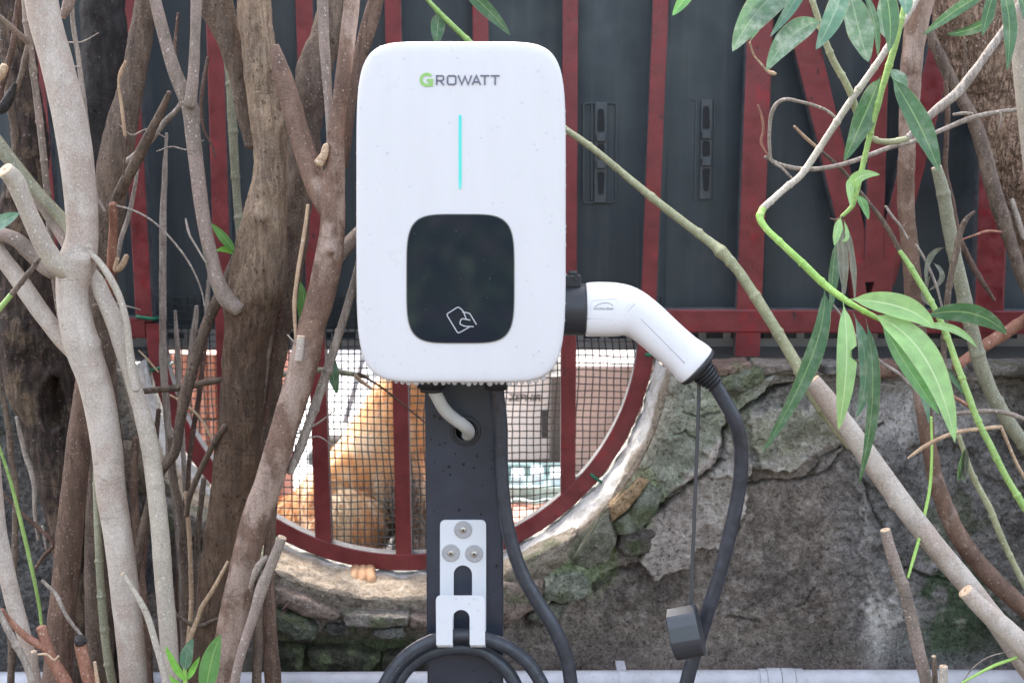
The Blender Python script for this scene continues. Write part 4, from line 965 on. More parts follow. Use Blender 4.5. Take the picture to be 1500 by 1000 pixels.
branch(t, 'limb', [(-4, 340, 20), (25, 352, 22), (50, 375, 24), (75, 395, 26), (100, 400, 26)], (1.60, 1.58), 'greybark')
branch(t, 'limb', [(-4, 368, 24), (20, 400, 25), (45, 435, 26), (70, 470, 26), (92, 497, 27), (115, 520, 28)], (1.60, 1.58), 'pale')
branch(t, 'limb', [(122, 388, 20), (140, 410, 22), (152, 435, 24), (168, 470, 27), (180, 510, 25), (190, 545, 21), (200, 578, 22), (211, 615, 25), (219, 650, 26), (232, 750, 27), (240, 850, 27), (248, 950, 27), (250, 1005, 27)], (1.57, 1.53), 'palebeige', knots=[(200, 580, 7, .002), (227, 710, 5, .0015)])
branch(t, 'limb', [(130, 370, 8), (142, 380, 9), (160, 405, 10), (175, 435, 10), (185, 470, 10), (190, 515, 12), (196, 555, 14), (200, 572, 12)], (1.55, 1.53), 'palebeige', ext=False)
# dark hollow trunk
t = plant('oleander_piece', 'thick dark trunk with an oval hollow at the left edge', 'trunk', (140, 1000), 1.78, G1)
branch(t, 'trunk', [(18, -5, 44), (26, 60, 44), (38, 150, 46), (42, 220, 52), (36, 300, 70), (30, 390, 92), (40, 470, 104), (60, 560, 104), (86, 650, 92), (106, 750, 84), (124, 850, 84), (135, 930, 86), (140, 1005, 90)], 1.80, 'dark', rough=.0035, lump=.09, dents=[(76, 590, 15, 38, .04)], knots=[(45, 500, 30, .006)])
branch(t, 'bark_strip', [(26, 610, 5), (34, 645, 7), (45, 690, 8), (52, 730, 7), (58, 790, 5)], (1.72, 1.74), 'grey', ext=False, kinks=.004)
t = plant('oleander_piece', 'brown ribbed stem left of the pale trunk in the lower left', 'stem', (84, 1000), 1.66, G1)
branch(t, 'stem', [(128, 520, 22), (124, 560, 26), (118, 620, 32), (112, 680, 37), (105, 750, 39), (96, 850, 39), (90, 910, 40), (86, 960, 44), (84, 1005, 48)], 1.68, 'brown', rough=.0008, lump=.05)
t = plant('oleander_piece', 'black speckled trunk in deep shade behind, top left', 'trunk', (130, 1000), 1.9, G1)
branch(t, 'trunk', [(152, -5, 64), (151, 60, 62), (146, 130, 62), (138, 220, 62), (132, 320, 60), (128, 450, 60), (130, 620, 58), (135, 800, 60), (138, 1005, 60)], 1.90, 'black', rough=.003, lump=.07)
t = plant('oleander_piece', 'grey-brown leaning trunk with crossing side branches, upper left', 'trunk', (150, 1000), 1.74, G1)
branch(t, 'trunk', [(216, -5, 32), (205, 60, 34), (196, 110, 36), (180, 180, 44), (168, 240, 50), (160, 300, 46), (153, 360, 42), (150, 440, 40), (150, 540, 38), (146, 700, 40), (146, 1005, 44)], 1.76, 'brown2', rough=.001, lump=.07)
branch(t, 'branch', [(248, 135, 6), (240, 155, 10), (225, 185, 13), (210, 215, 16), (195, 245, 17), (178, 275, 16), (165, 302, 14)], (1.62, 1.68), 'brown2', ext=False, rough=.0006)
branch(t, 'branch', [(166, 298, 12), (166, 330, 12), (164, 370, 13), (161, 410, 12), (158, 450, 10)], (1.66, 1.69), 'rust', ext=False)
branch(t, 'branch', [(268, 130, 5), (262, 155, 7), (240, 180, 8), (220, 205, 9), (198, 228, 9), (185, 238, 9)], (1.66, 1.70), 'grey', ext=False, kinks=.002)
branch(t, 'twig', [(202, 245, 5), (196, 280, 6), (187, 320, 7), (178, 350, 7), (172, 385, 6)], 1.69, 'grey', ext=False, kinks=.002)
branch(t, 'twig', [(165, 300, 3), (195, 308, 3), (225, 325, 3), (255, 355, 3), (280, 390, 3), (295, 425, 2.6), (300, 450, 2)], (1.66, 1.62), 'grey', ext=False)
branch(t, 'twig', [(172, 378, 5), (170, 395, 9), (178, 390, 10), (186, 374, 8)], 1.66, 'tan', ext=False)
branch(t, 'twig', [(184, 90, 4), (177, 106, 6), (174, 118, 4), (178, 150, 5), (184, 200, 5)], 1.64, 'tan', ext=False, kinks=.001)
branch(t, 'twig', [(184, 200, 4), (182, 230, 3), (180, 256, 2)], 1.64, 'twigdark', ext=False, kinks=.002)
# slim stems upper left
t = plant('oleander_piece', 'slim grey stem with a side twig, far left beside the pale trunk', 'stem', (88, 500), 1.6, G1)
branch(t, 'stem', [(38, -5, 13), (42, 50, 12), (48, 100, 10), (58, 175, 10), (66, 250, 10), (72, 320, 10), (77, 380, 9), (84, 440, 9), (92, 480, 9)], 1.62, 'greybark', nodes=.05)
branch(t, 'twig', [(-3, 22, 6), (15, 38, 7), (30, 52, 8), (44, 64, 10)], (1.58, 1.62), 'greybark')
branch(t, 'twig', [(42, 66, 9), (36, 90, 9), (30, 115, 8), (20, 140, 6), (15, 152, 4)], (1.62, 1.60), 'brown2', ext=False)
t = plant('oleander_piece', 'short stub with a torn tan end at the left edge near the top', 'stub', (0, 100), 1.58, G1)
branch(t, 'stub', [(-20, 130, 16), (-6, 115, 16), (4, 103, 14), (8, 96, 9)], 1.58, 'tan', rough=.002, ext=False)
t = plant('black_strap', 'black curved rubber strap at the left edge near the top', 'strap', (0, 150), 1.6, None)
branch(t, 'band', [(-10, 165, 10), (4, 158, 16), (14, 142, 14), (22, 122, 6)], 1.6, 'black', ext=False)
t = plant('oleander_piece', 'thin dead grey stem right of the pale trunk, upper left', 'stem', (145, 300), 1.64, G1)
branch(t, 'stem', [(104, -5, 6), (109, 40, 7), (116, 95, 7), (122, 140, 8), (128, 190, 7), (134, 240, 6), (142, 285, 5), (156, 310, 4)], 1.66, 'grey', kinks=.0015)
branch(t, 'twig', [(104, 98, 3), (112, 98, 3), (118, 99, 3)], 1.65, 'grey', ext=False)
t = plant('oleander_piece', 'short pruned stub at the top left behind the pale trunk', 'stub', (98, 0), 1.66, G1)
branch(t, 'stub', [(103, -5, 18), (98, 12, 15), (92, 24, 10)], 1.64, 'greybark', cut=2)
t = plant('oleander_piece', 'straight dead grey stick standing left of the forked slim stem', 'stem', (268, 1000), 1.8, G1)
branch(t, 'stem', [(243, 195, 4), (241, 250, 8), (239, 330, 10), (238, 400, 11), (238, 480, 11), (240, 540, 12), (245, 600, 11), (250, 680, 10), (258, 760, 10), (265, 850, 10), (270, 1005, 10)], 1.84, 'grey', rough=.0008, kinks=.002)
t = plant('oleander_piece', 'two broken dead stubs poking up before the mesh at left', 'stub', (262, 600), 1.92, G1)
branch(t, 'stub', [(257, 455, 4), (259, 490, 7), (262, 550, 8), (266, 620, 8), (272, 720, 7)], 1.90, 'grey', ext=False, kinks=.001)
branch(t, 'stub', [(288, 448, 6), (287, 465, 8), (283, 490, 9), (279, 520, 8), (276, 580, 7)], 1.88, 'grey', ext=False)
# green-grey bamboo-like stem
t = plant('oleander_piece', 'smooth greenish stem with ringed joints left of the knotted trunk', 'stem', (355, 380), 1.78, G1)
branch(t, 'stem', [(330, 75, 9), (336, 110, 12), (340, 170, 14), (343, 230, 13), (347, 290, 12), (352, 345, 13), (356, 400, 13)], 1.80, 'bamboo', nodes=.06, ext=False)
# T2 the knotted trunk
t = plant('oleander_piece', 'thick knotted tan trunk with dark rough base, centre left', 'trunk', (312, 1000), 1.62, G1)
branch(t, 'trunk', [(372, -5, 46), (376, 50, 46), (382, 110, 48), (393, 180, 49), (397, 230, 48), (394, 275, 52), (388, 315, 62), (383, 360, 74), (378, 410, 80), (368, 460, 76), (359, 510, 67), (354, 570, 67), (353, 630, 68), (348, 690, 67), (338, 750, 66), (326, 820, 66), (318, 900, 68), (314, 960, 72), (312, 1005, 76)], 1.63, 'rough', rough=.0024, lump=.07,
       knots=[(378, 38, 8, .004), (408, 185, 12, .005), (358, 190, 9, .006), (380, 320, 14, .006), (347, 445, 18, .008), (305, 780, 10, .003)])
branch(t, 'limb', [(310, -5, 54), (326, 30, 44), (342, 80, 32), (352, 130, 26), (360, 175, 22), (370, 215, 20)], (1.66, 1.66), 'brown2', rough=.0015, lump=.08)
branch(t, 'limb', [(492, -5, 42), (480, 40, 46), (462, 100, 50), (448, 170, 50), (440, 240, 48), (432, 310, 46), (424, 380, 44), (414, 450, 38), (404, 530, 30), (396, 600, 24), (388, 660, 20)], (1.76, 1.70), 'brown2', rough=.003, lump=.08)
branch(t, 'branch', [(226, -5, 17), (240, 50, 18), (256, 105, 19), (270, 138, 22), (279, 160, 24), (283, 200, 22), (290, 260, 21), (298, 320, 20), (308, 370, 20), (320, 415, 22), (334, 440, 26), (352, 452, 26)], (1.56, 1.60), 'greybark', lump=.04)
branch(t, 'branch', [(288, -5, 16), (286, 50, 15), (284, 100, 16), (280, 140, 18), (278, 155, 18)], (1.55, 1.56), 'greybark')
branch(t, 'branch', [(352, 360, 10), (340, 390, 14), (326, 425, 16), (310, 457, 17), (296, 495, 17), (281, 545, 17), (270, 585, 18), (263, 625, 16), (255, 665, 15), (236, 690, 15), (219, 740, 15), (205, 800, 14), (198, 850, 12)], (1.66, 1.68), 'brown2', ext=False, rough=.0006)
branch(t, 'twig', [(328, 622, 8), (318, 640, 9), (305, 665, 9), (293, 692, 9), (280, 722, 9), (272, 755, 8)], (1.60, 1.66), 'brown2', ext=False, kinks=.002)
branch(t, 'twig', [(280, 350, 2), (272, 320, 2), (276, 340, 3), (290, 365, 3), (302, 385, 3)], 1.58, 'grey', ext=False)
leaf(t, [(345, 372), (330, 350), (308, 326)], 14, 1.66, 'lf_mid', .3)
leaf(t, [(343, 374), (330, 365), (316, 368)], 8, 1.66, 'lf_bright', .5)
# twigs/stems between
t = plant('dead_wood', 'brown horizontal dead branch crossing in front of the ring at left', 'branch', (212, 573), 1.8, G1)
branch(t, 'branch', [(206, 574, 9), (240, 570, 10), (270, 567, 11), (300, 560, 10), (325, 556, 9)], 1.78, 'brown2', ext=False, kinks=.002)
branch(t, 'twig', [(248, 578, 3), (268, 590, 4), (286, 605, 4), (300, 622, 4), (312, 645, 3)], 1.76, 'tan', ext=False, kinks=.001)
branch(t, 'twig', [(203, 513, 2), (215, 525, 3), (232, 545, 2)], 1.77, 'tan', ext=False)
t = plant('oleander_piece', 'thin dark stem behind the knotted trunk, before the clay blocks', 'stem', (268, 1000), 1.85, G1)
branch(t, 'stem', [(302, 470, 7), (299, 520, 8), (294, 570, 8), (286, 620, 8), (278, 680, 7), (270, 750, 8), (262, 850, 9), (258, 1005, 10)], 1.86, 'twigdark', kinks=.002)
t = plant('oleander_piece', 'slim brown stem turning tan low down, left of the red stem', 'stem', (278, 1000), 1.72, G1)
branch(t, 'stem', [(250, 640, 9), (256, 700, 10), (266, 760, 10), (270, 840, 11), (272, 920, 11), (274, 1005, 12)], 1.74, 'brown2', nodes=.045, kinks=.001)
branch(t, 'stem', [(272, 720, 6), (277, 780, 7), (280, 850, 7), (280, 900, 8), (276, 940, 8)], 1.70, 'tan', ext=False, nodes=.04)
t = plant('dead_wood', 'pale two-tone dead twig leaning right in front of the dark trunk base', 'twig', (275, 945), 1.56, G1)
branch(t, 'twig', [(334, 822, 5), (322, 845, 6), (308, 870, 7), (296, 888, 7), (288, 910, 7), (280, 930, 8), (274, 950, 8)], 1.56, 'tan', ext=False, nodes=.03)
# red-brown stem
t = plant('oleander_piece', 'reddish-brown leaning stem with fork and cut stub, left of the charger', 'trunk', (328, 1000), 1.5, G1)
branch(t, 'trunk', [(516, -5, 22), (509, 60, 22), (500, 130, 22), (492, 195, 25), (490, 250, 30), (488, 300, 35), (486, 345, 38), (481, 385, 42), (471, 430, 41), (458, 475, 40), (449, 515, 42), (440, 550, 42), (425, 600, 42), (411, 650, 42), (396, 700, 42), (378, 750, 42), (364, 800, 42), (353, 850, 43), (342, 905, 44), (335, 950, 45), (328, 1005, 46)], 1.54, 'red', rough=.0005, lump=.06, knots=[(482, 372, 11, .006), (486, 255, 6, .003), (448, 528, 16, .003)], dents=[(483, 375, 5, 5, .006)])
branch(t, 'limb', [(402, 68, 14), (411, 100, 24), (424, 145, 29), (438, 195, 30), (452, 240, 32), (468, 280, 34), (484, 310, 32)], (1.60, 1.55), 'red', ext=False, rough=.0005)
branch(t, 'limb', [(472, -5, 16), (475, 60, 15), (479, 120, 13), (482, 170, 11), (484, 215, 10)], (1.58, 1.55), 'greybark')
branch(t, 'limb', [(486, 388, 20), (500, 370, 22), (515, 352, 20), (535, 330, 18), (555, 305, 16)], (1.55, 1.60), 'greybark', ext=False)
branch(t, 'limb', [(540, 345, 9), (527, 385, 11), (516, 425, 12), (502, 472, 12), (487, 520, 13), (471, 568, 14), (456, 610, 14), (440, 655, 14), (424, 692, 12)], (1.58, 1.55), 'grey', ext=False, nodes=.05)
branch(t, 'stub', [(441, 494, 12), (440, 508, 12), (437, 528, 13)], 1.515, 'palebeige', cut=1, ext=False)
branch(t, 'stub', [(466, 240, 18), (474, 228, 16), (478, 212, 11)], 1.53, 'tan', ext=False, rough=.002)
branch(t, 'twig', [(450, 300, 5), (444, 350, 6), (436, 400, 6), (431, 445, 6), (433, 495, 5)], 1.535, 'tan', ext=False, kinks=.001)
branch(t, 'twig', [(421, 490, 2), (430, 500, 2.6), (436, 505, 2.4)], 1.52, 'grey', ext=False)
leaf(t, [(437, 470), (445, 445), (440, 412)], 18, 1.68, 'lf_mid', .4)
t = plant('oleander_piece', 'brown stem passing behind the charger\'s top left corner', 'stem', (508, 260), 1.66, G1)
branch(t, 'stem', [(552, -5, 22), (540, 40, 23), (524, 95, 20), (513, 150, 17), (509, 200, 14), (505, 245, 10)], 1.68, 'brown')
t = plant('dead_wood', 'thin bare branch crossing the mesh left of the charger with one drooping leaf', 'branch', (395, 550), 1.85, G1)
branch(t, 'branch', [(380, 552, 8), (420, 548, 9), (455, 542, 9), (490, 543, 8), (515, 547, 8), (540, 552, 7)], 1.85, 'bamboo', ext=False, kinks=.002)
branch(t, 'twig', [(525, 546, 4), (560, 568, 3.4), (600, 600, 3), (640, 632, 2.6), (680, 660, 2)], (1.84, 1.9), 'twigdark', ext=False)
branch(t, 'twig', [(520, 550, 5), (532, 560, 6), (546, 570, 4)], 1.84, 'tan', ext=False)
branch(t, 'twig', [(435, 635, 3), (465, 620, 3), (492, 600, 2)], 1.88, 'grey', ext=False)
leaf(t, [(482, 512), (487, 545), (494, 577)], 17, 1.83, 'lf_dark', .3)
# Y fork and lower stems
t = plant('oleander_piece', 'forked grey-brown cut stem right of the reddish stem, lower left', 'stem', (340, 1000), 1.5, G1)
branch(t, 'stem', [(413, 788, 14), (405, 808, 15), (394, 835, 16), (383, 862, 18), (372, 900, 16), (360, 935, 15), (350, 968, 14), (343, 1005, 15)], 1.50, 'greybark', cut=1)
branch(t, 'stem', [(392, 816, 10), (380, 828, 12), (372, 845, 10), (366, 862, 5)], 1.505, 'greybark', ext=False)
t = plant('oleander_piece', 'brown upright stem, left of a darker twin right of the forked stem', 'stem', (377, 1000), 1.62, G1)
branch(t, 'stem', [(381, 855, 13), (379, 890, 13), (378, 940, 14), (376, 1005, 15)], 1.62, 'brown2')
t = plant('oleander_piece', 'dark brown upright stem nearest the open wall, lower left', 'stem', (400, 1000), 1.66, G1)
branch(t, 'stem', [(404, 700, 14), (397, 760, 16), (393, 830, 18), (393, 880, 20), (396, 940, 22), (400, 1005, 26)], 1.66, 'brown', rough=.0006)
t = plant('oleander_piece', 'slim greenish-grey stem just left of the pale trunk\'s foot', 'stem', (164, 1000), 1.53, G1)
branch(t, 'stem', [(139, 690, 6), (141, 730, 9), (144, 790, 11), (147, 850, 12), (151, 900, 13), (156, 950, 13), (165, 1005, 14)], 1.57, 'bamboo', nodes=.045)
t = plant('oleander_piece', 'thin tan pruned shoot curving before the pale trunk\'s foot', 'stem', (240, 1000), 1.48, G1)
branch(t, 'stem', [(181, 841, 8), (190, 856, 8), (203, 876, 9), (216, 902, 10), (226, 935, 10), (236, 970, 10), (244, 1005, 10)], (1.50, 1.48), 'palebeige', cut=1)
t = plant('oleander_piece', 'thin bright green shoot at the lower left edge', 'shoot', (58, 905), 1.6, G1)
branch(t, 'shoot', [(-4, 645, 4), (14, 700, 5), (32, 770, 6), (46, 830, 6), (58, 890, 5), (62, 925, 5)], 1.60, 'green')
t = plant('oleander_piece', 'pale thick stem at the lower left corner', 'stem', (42, 1000), 1.52, G1)
branch(t, 'stem', [(-6, 720, 20), (-2, 780, 24), (8, 830, 25), (20, 880, 24), (34, 925, 21), (44, 965, 19), (52, 1005, 20)], 1.55, 'pale')
t = plant('oleander_piece', 'thin grey stem in front of the lower left corner', 'stem', (48, 1000), 1.46, G1)
branch(t, 'stem', [(-4, 890, 8), (8, 915, 10), (24, 945, 11), (38, 972, 10), (48, 1005, 10)], 1.46, 'grey', nodes=.05)
t = plant('oleander_piece', 'reddish peeling stub joining a rust-coloured twig, lower left', 'stub', (95, 1000), 1.5, G1)
branch(t, 'stem', [(60, 918, 15), (66, 938, 16), (74, 962, 19), (88, 985, 20), (98, 1005, 22)], 1.50, 'rust', rough=.001)
branch(t, 'twig', [(2, 893, 9), (18, 912, 11), (36, 930, 13), (54, 942, 14), (70, 952, 14)], (1.48, 1.50), 'rust', ext=False, rough=.0015)
branch(t, 'twig', [(55, 958, 3), (68, 958, 4), (80, 966, 4), (86, 960, 3)], 1.47, 'tan', ext=False)
branch(t, 'stub', [(50, 955, 10), (52, 980, 11), (54, 1005, 12)], 1.49, 'greybark', cut=1)
t = plant('oleander_piece', 'pink-barked stub with a charred broken top, lower left', 'stub', (130, 1000), 1.5, G1)
branch(t, 'stem', [(117, 940, 17), (121, 960, 18), (126, 980, 19), (132, 1005, 20)], 1.50, 'rust')
branch(t, 'broken_top', [(116, 932, 16), (117, 938, 20), (118, 943, 18)], 1.498, 'black', rough=.004, ext=False)
branch(t, 'twig', [(139, 971, 5), (141, 985, 6), (144, 1005, 7)], 1.49, 'tan', cut=1)
t = plant('dead_wood', 'dark bent twig in the shade below the hollow trunk', 'twig', (52, 832), 1.84, G1)
branch(t, 'twig', [(-4, 712, 4), (25, 745, 5), (55, 772, 7), (78, 796, 7), (66, 812, 6), (52, 832, 5)], 1.70, 'twigdark')
branch(t, 'twig', [(62, 770, 4), (66, 790, 5), (68, 805, 3)], 1.7, 'grey', ext=False)
# green twig and leaf at the left edge
t = plant('oleander_piece', 'jointed green-tipped shoot crossing the pale limbs, left edge', 'shoot', (0, 455), 1.46, G1)
branch(t, 'shoot', [(58, 378, 6), (50, 390, 7), (42, 400, 8), (30, 415, 8), (17, 431, 9)], 1.46, 'brown2', ext=False, nodes=.02)
branch(t, 'shoot', [(17, 431, 8), (8, 442, 8), (-6, 458, 9)], 1.46, 'green')
t = plant('oleander_piece', 'single green leaf tip entering at the left edge', 'leaf', (0, 330), 1.4, None)
leaf(t, [(-45, 350), (-5, 330), (29, 312)], 24, 1.42, 'lf_blue', .2)
# seedling at bottom
t = plant('oleander_seedling', 'bright green young shoot with four leaves at the bottom, lower left', 'seedling', (272, 1000), 1.42, None)
branch(t, 'shoot', [(271, 975, 5), (271, 990, 6), (272, 1005, 7)], 1.42, 'lime')
leaf(t, [(272, 1000), (258, 975), (242, 945)], 13, 1.42, 'lf_bright', .3); leaf(t, [(271, 982), (274, 960), (283, 934)], 20, 1.41, 'lf_blue', .1)
leaf(t, [(273, 996), (283, 980), (293, 961)], 10, 1.42, 'lf_bright', .3); leaf(t, [(268, 1003), (258, 998), (248, 988)], 10, 1.40, 'lf_bright', .2)
leaf(t, [(300, 1030), (308, 975), (323, 929)], 30, 1.40, 'lf_mid', .1)
for k, (x0_, y0_, x1_, y1_) in enumerate(((420, 835, 520, 815), )):
    pass
# wires on the sill
t = plant('dead_wire', 'two thin dark wires trailing from the ring over the sill at left', 'wire', (420, 900), 1.96, None)
for P in ([(385, 795, 1.6), (410, 845, 1.8), (440, 852, 1.8), (478, 838, 1.6)], [(414, 892, 1.6), (440, 868, 1.8), (480, 855, 1.8), (512, 845, 1.6)], [(412, 900, 2), (425, 885, 2), (450, 870, 1.8), (508, 848, 1.4)]):
    branch(t, 'strand', P, (1.93, 2.07), 'twigdark', ext=False)
t = plant('dry_leaf', 'long dark dry leaf lying on the white edge of the opening, right', 'leaf', (860, 800), 1.96, None)
leaf(t, [(838, 820), (862, 785), (888, 738)], 8, 1.945, 'lf_dry', .2, fold=.5, dY=(0, 0, 0))

# dimmer stems and twigs filling the thicket
EX = [([(0, 60, 10), (12, 120, 11), (20, 200, 10), (14, 290, 9)], 1.72, 'brown2', 'thin brown stem at the far upper left before the dark trunk'),
      ([(28, -4, 9), (20, 60, 9), (6, 120, 9), (-6, 180, 9)], 1.68, 'twigdark', 'dark slim stem leaning out at the upper left corner'),
      ([(112, 560, 10), (120, 640, 11), (124, 760, 12), (128, 900, 12), (130, 1005, 12)], 1.80, 'twigdark', 'dark slim stem between the brown ribbed stem and the pale trunk'),
      ([(200, 640, 10), (196, 720, 12), (204, 820, 12), (216, 920, 13), (220, 1005, 13)], 1.76, 'brown', 'dark brown stem between the two pale trunks, low down'),
      ([(300, 700, 8), (292, 770, 9), (290, 850, 10), (296, 940, 10), (300, 1005, 10)], 1.76, 'brown2', 'brown stem just left of the knotted trunk\'s foot'),
      ([(232, 600, 7), (226, 680, 8), (214, 780, 9), (206, 900, 9), (204, 1005, 9)], 1.82, 'twigdark', 'dark crossing stem behind the second pale trunk'),
      ([(160, 470, 9), (166, 560, 10), (176, 660, 10), (182, 780, 11), (186, 1005, 12)], 1.78, 'brown2', 'slim brown stem half hidden behind the pale trunk'),
      ([(262, 20, 4), (258, 70, 5), (262, 110, 5), (270, 150, 4)], 1.66, 'twigdark', 'thin dark twig inside the fork of the slim V-shaped stems'),
      ([(305, 85, 5), (300, 120, 6), (296, 160, 5), (300, 190, 4), (312, 215, 3), (314, 232, 2)], 1.64, 'twigdark', 'knobbly dark twig hanging right of the V-shaped stems'),
      ([(308, 380, 4), (306, 420, 6), (303, 470, 7), (298, 520, 7)], 1.86, 'grey', 'thin grey dead stick before the dark panel, left of the knotted trunk'),
      ([(420, 330, 6), (414, 400, 8), (408, 470, 9), (398, 540, 9), (386, 620, 9)], 1.66, 'twigdark', 'dark slim stem squeezed between the knotted trunk and the reddish stem'),
      ([(0, 560, 8), (14, 640, 9), (22, 740, 9), (18, 860, 10), (14, 1005, 11)], 1.68, 'brown2', 'thin brown stem standing at the left edge, low down'),
      ([(60, 850, 5), (80, 870, 6), (98, 900, 6), (120, 930, 5)], 1.56, 'grey', 'short grey twig lying across the brown ribbed stem'),
      ([(240, 880, 5), (262, 900, 6), (290, 915, 6), (318, 905, 5)], 1.60, 'brown2', 'short brown twig crossing before the knotted trunk\'s foot')]
for P_, y_, m_, lab_ in EX:
    t = plant('oleander_piece' if P_[0][2] > 6 else 'dead_wood', lab_, 'stem' if P_[0][2] > 6 else 'twig', P_[-1][:2], y_, G1)
    branch(t, 'stem' if P_[0][2] > 6 else 'twig', P_, y_, m_, kinks=.002, nodes=.05 if 'twig' not in m_ else .03, ext=P_[-1][1] > 990 or P_[0][1] < 0)
random.seed(21)
for k, (x_, y_) in enumerate(((105, 60), (205, 190), (262, 215), (340, 640), (452, 640), (168, 450))):
    t = plant('dead_wood', ['hair-thin twig crossing behind the top of the pale trunk', 'hair-thin twig near the crossing branches at upper left', 'hair-thin pale twig right of the forked slim stem', 'fine twig before the base of the knotted trunk', 'fine twig just right of the reddish stem before the mesh', 'fine twig beside the fork of the pale trunk'][k], 'twig', (x_, y_), 1.66, G1)
    a_ = random.uniform(-.6, .6); P_ = [(x_ - 32, y_ - 18 * a_, 1.6), (x_ - 10, y_ + random.uniform(-8, 8), 2.2), (x_ + 14, y_ + random.uniform(-8, 8), 2.2), (x_ + 38, y_ + 26 * a_, 1.4)]
    branch(t, 'twig', P_, 1.66, 'grey', ext=False, kinks=.003)
# ---- right side
t = plant('oleander_piece', 'olive-green branch arching from behind the charger down to the right', 'branch', (1235, 640), 1.62, G2)
branch(t, 'branch', [(790, 165, 8), (832, 192, 9), (870, 219, 10), (903, 246, 10), (940, 277, 11), (985, 313, 12), (1030, 347, 13), (1056, 368, 15), (1080, 395, 15), (1105, 432, 16), (1135, 480, 16), (1160, 522, 17), (1180, 558, 18), (1200, 590, 20), (1225, 622, 21), (1250, 652, 20)], (1.72, 1.60), 'olive', nodes=.055, ext=False, knots=[(1056, 369, 8, .005)])
t = plant('oleander_piece', 'thick pale branch with cut orange end, crossing the wall diagonally', 'branch', (1500, 990), 1.6, G2)
branch(t, 'branch', [(1190, 558, 24), (1206, 578, 27), (1225, 605, 29), (1260, 652, 31), (1300, 708, 32), (1345, 768, 32), (1385, 818, 32), (1430, 872, 32), (1470, 925, 32), (1515, 990, 32)], (1.60, 1.58), 'pale', cut=1, knots=[(1302, 742, 6, .003)])
t = plant('oleander_piece', 'thick pruned stub with round pale cut face, lower right', 'stub', (1530, 980), 1.5, G2)
branch(t, 'stub', [(1415, 866, 24), (1432, 884, 26), (1455, 905, 30), (1482, 930, 33), (1520, 968, 35)], 1.50, 'pale', cut=1, knots=[(1476, 915, 6, .002)])
t = plant('oleander_piece', 'upright brown pruned stem with flat cut top and a green shoot, lower right', 'stem', (1360, 1000), 1.52, G2)
branch(t, 'stem', [(1297, 777, 16), (1303, 800, 17), (1315, 838, 18), (1326, 870, 18), (1335, 905, 19), (1345, 950, 19), (1358, 1005, 20)], 1.54, 'greybark', cut=1, knots=[(1326, 855, 6, .002), (1340, 935, 5, .0015)])
branch(t, 'shoot', [(1330, 846, 4), (1338, 818, 5), (1346, 790, 5), (1354, 755, 5), (1362, 715, 5), (1365, 660, 4), (1364, 610, 4)], (1.56, 1.62), 'lime', ext=False)
t = plant('oleander_piece', 'small yellow-ended pruned stub at the bottom right beside a thinner one', 'stub', (1382, 1000), 1.5, G2)
branch(t, 'stub', [(1382, 977, 13), (1382, 990, 13), (1381, 1005, 14)], 1.5, 'palebeige', cut=1); branch(t, 'stub', [(1368, 962, 7), (1369, 980, 8), (1370, 1005, 9)], 1.52, 'brown2', cut=1)
t = plant('oleander_piece', 'upright reddish-brown stem curving away right near the right side', 'stem', (1500, 900), 1.74, G2)
branch(t, 'stem', [(1350, -5, 36), (1342, 40, 31), (1336, 90, 30), (1332, 150, 29), (1328, 210, 25), (1327, 280, 24), (1332, 350, 25), (1338, 420, 27), (1343, 480, 27), (1347, 540, 24), (1353, 600, 23), (1362, 660, 24), (1378, 725, 26), (1405, 785, 28), (1445, 838, 28), (1505, 895, 28)], 1.76, 'red', rough=.0012, lump=.07, knots=[(1334, 90, 12, .002), (1334, 335, 6, .002)])
t = plant('oleander_piece', 'smooth grey-green stem slanting down right of the reddish stem', 'stem', (1510, 660), 1.7, G2)
branch(t, 'stem', [(1372, 246, 15), (1380, 275, 18), (1390, 330, 19), (1402, 390, 20), (1413, 440, 21), (1425, 490, 21), (1440, 545, 21), (1460, 590, 21), (1482, 625, 21), (1508, 660, 21)], 1.72, 'bamboo', cut=1, nodes=.07)
t = plant('oleander_piece', 'curving twig, green above and pale grey beyond its bend, upper right', 'branch', (1465, 50), 1.6, G2)
branch(t, 'branch', [(1188, -5, 8), (1196, 20, 9), (1205, 50, 9), (1222, 92, 10), (1238, 120, 10), (1248, 142, 10), (1256, 168, 10), (1266, 192, 10), (1282, 205, 9), (1305, 208, 9), (1330, 203, 9)], (1.52, 1.56), 'olive', nodes=.03)
branch(t, 'branch', [(1328, 203, 9), (1350, 182, 11), (1372, 160, 13), (1400, 138, 14), (1425, 108, 13), (1445, 80, 12), (1470, 45, 11), (1500, -4, 10)], (1.56, 1.60), 'grey')
t = plant('oleander_piece', 'kinked branch turning to bright green with a tuft of light leaves', 'branch', (1330, 20), 1.55, G2)
branch(t, 'branch', [(1345, -4, 8), (1330, 22, 9), (1312, 50, 9), (1295, 78, 10), (1268, 117, 10), (1240, 157, 10), (1215, 195, 10), (1192, 230, 10), (1172, 258, 10), (1150, 276, 10), (1132, 292, 10), (1117, 306, 11)], (1.58, 1.48), 'palebeige', nodes=.035)
branch(t, 'branch', [(1117, 306, 11), (1113, 318, 11), (1120, 332, 10), (1142, 354, 10), (1175, 385, 11), (1207, 416, 11), (1225, 430, 10), (1245, 444, 9), (1272, 459, 8), (1300, 473, 6)], (1.48, 1.43), 'lime', ext=False, nodes=.032)
leaf(t, [(1207, 420), (1190, 520), (1117, 662)], 28, 1.46, 'lf_dark', .35, dY=(0, -.03, -.05))
leaf(t, [(1235, 442), (1240, 530), (1228, 630)], 28, 1.44, 'lf_light', -.2, dY=(0, -.03, -.03), nick=True)
leaf(t, [(1250, 458), (1268, 540), (1254, 612)], 24, 1.47, 'lf_blue', .3, dY=(0, .0, .01))
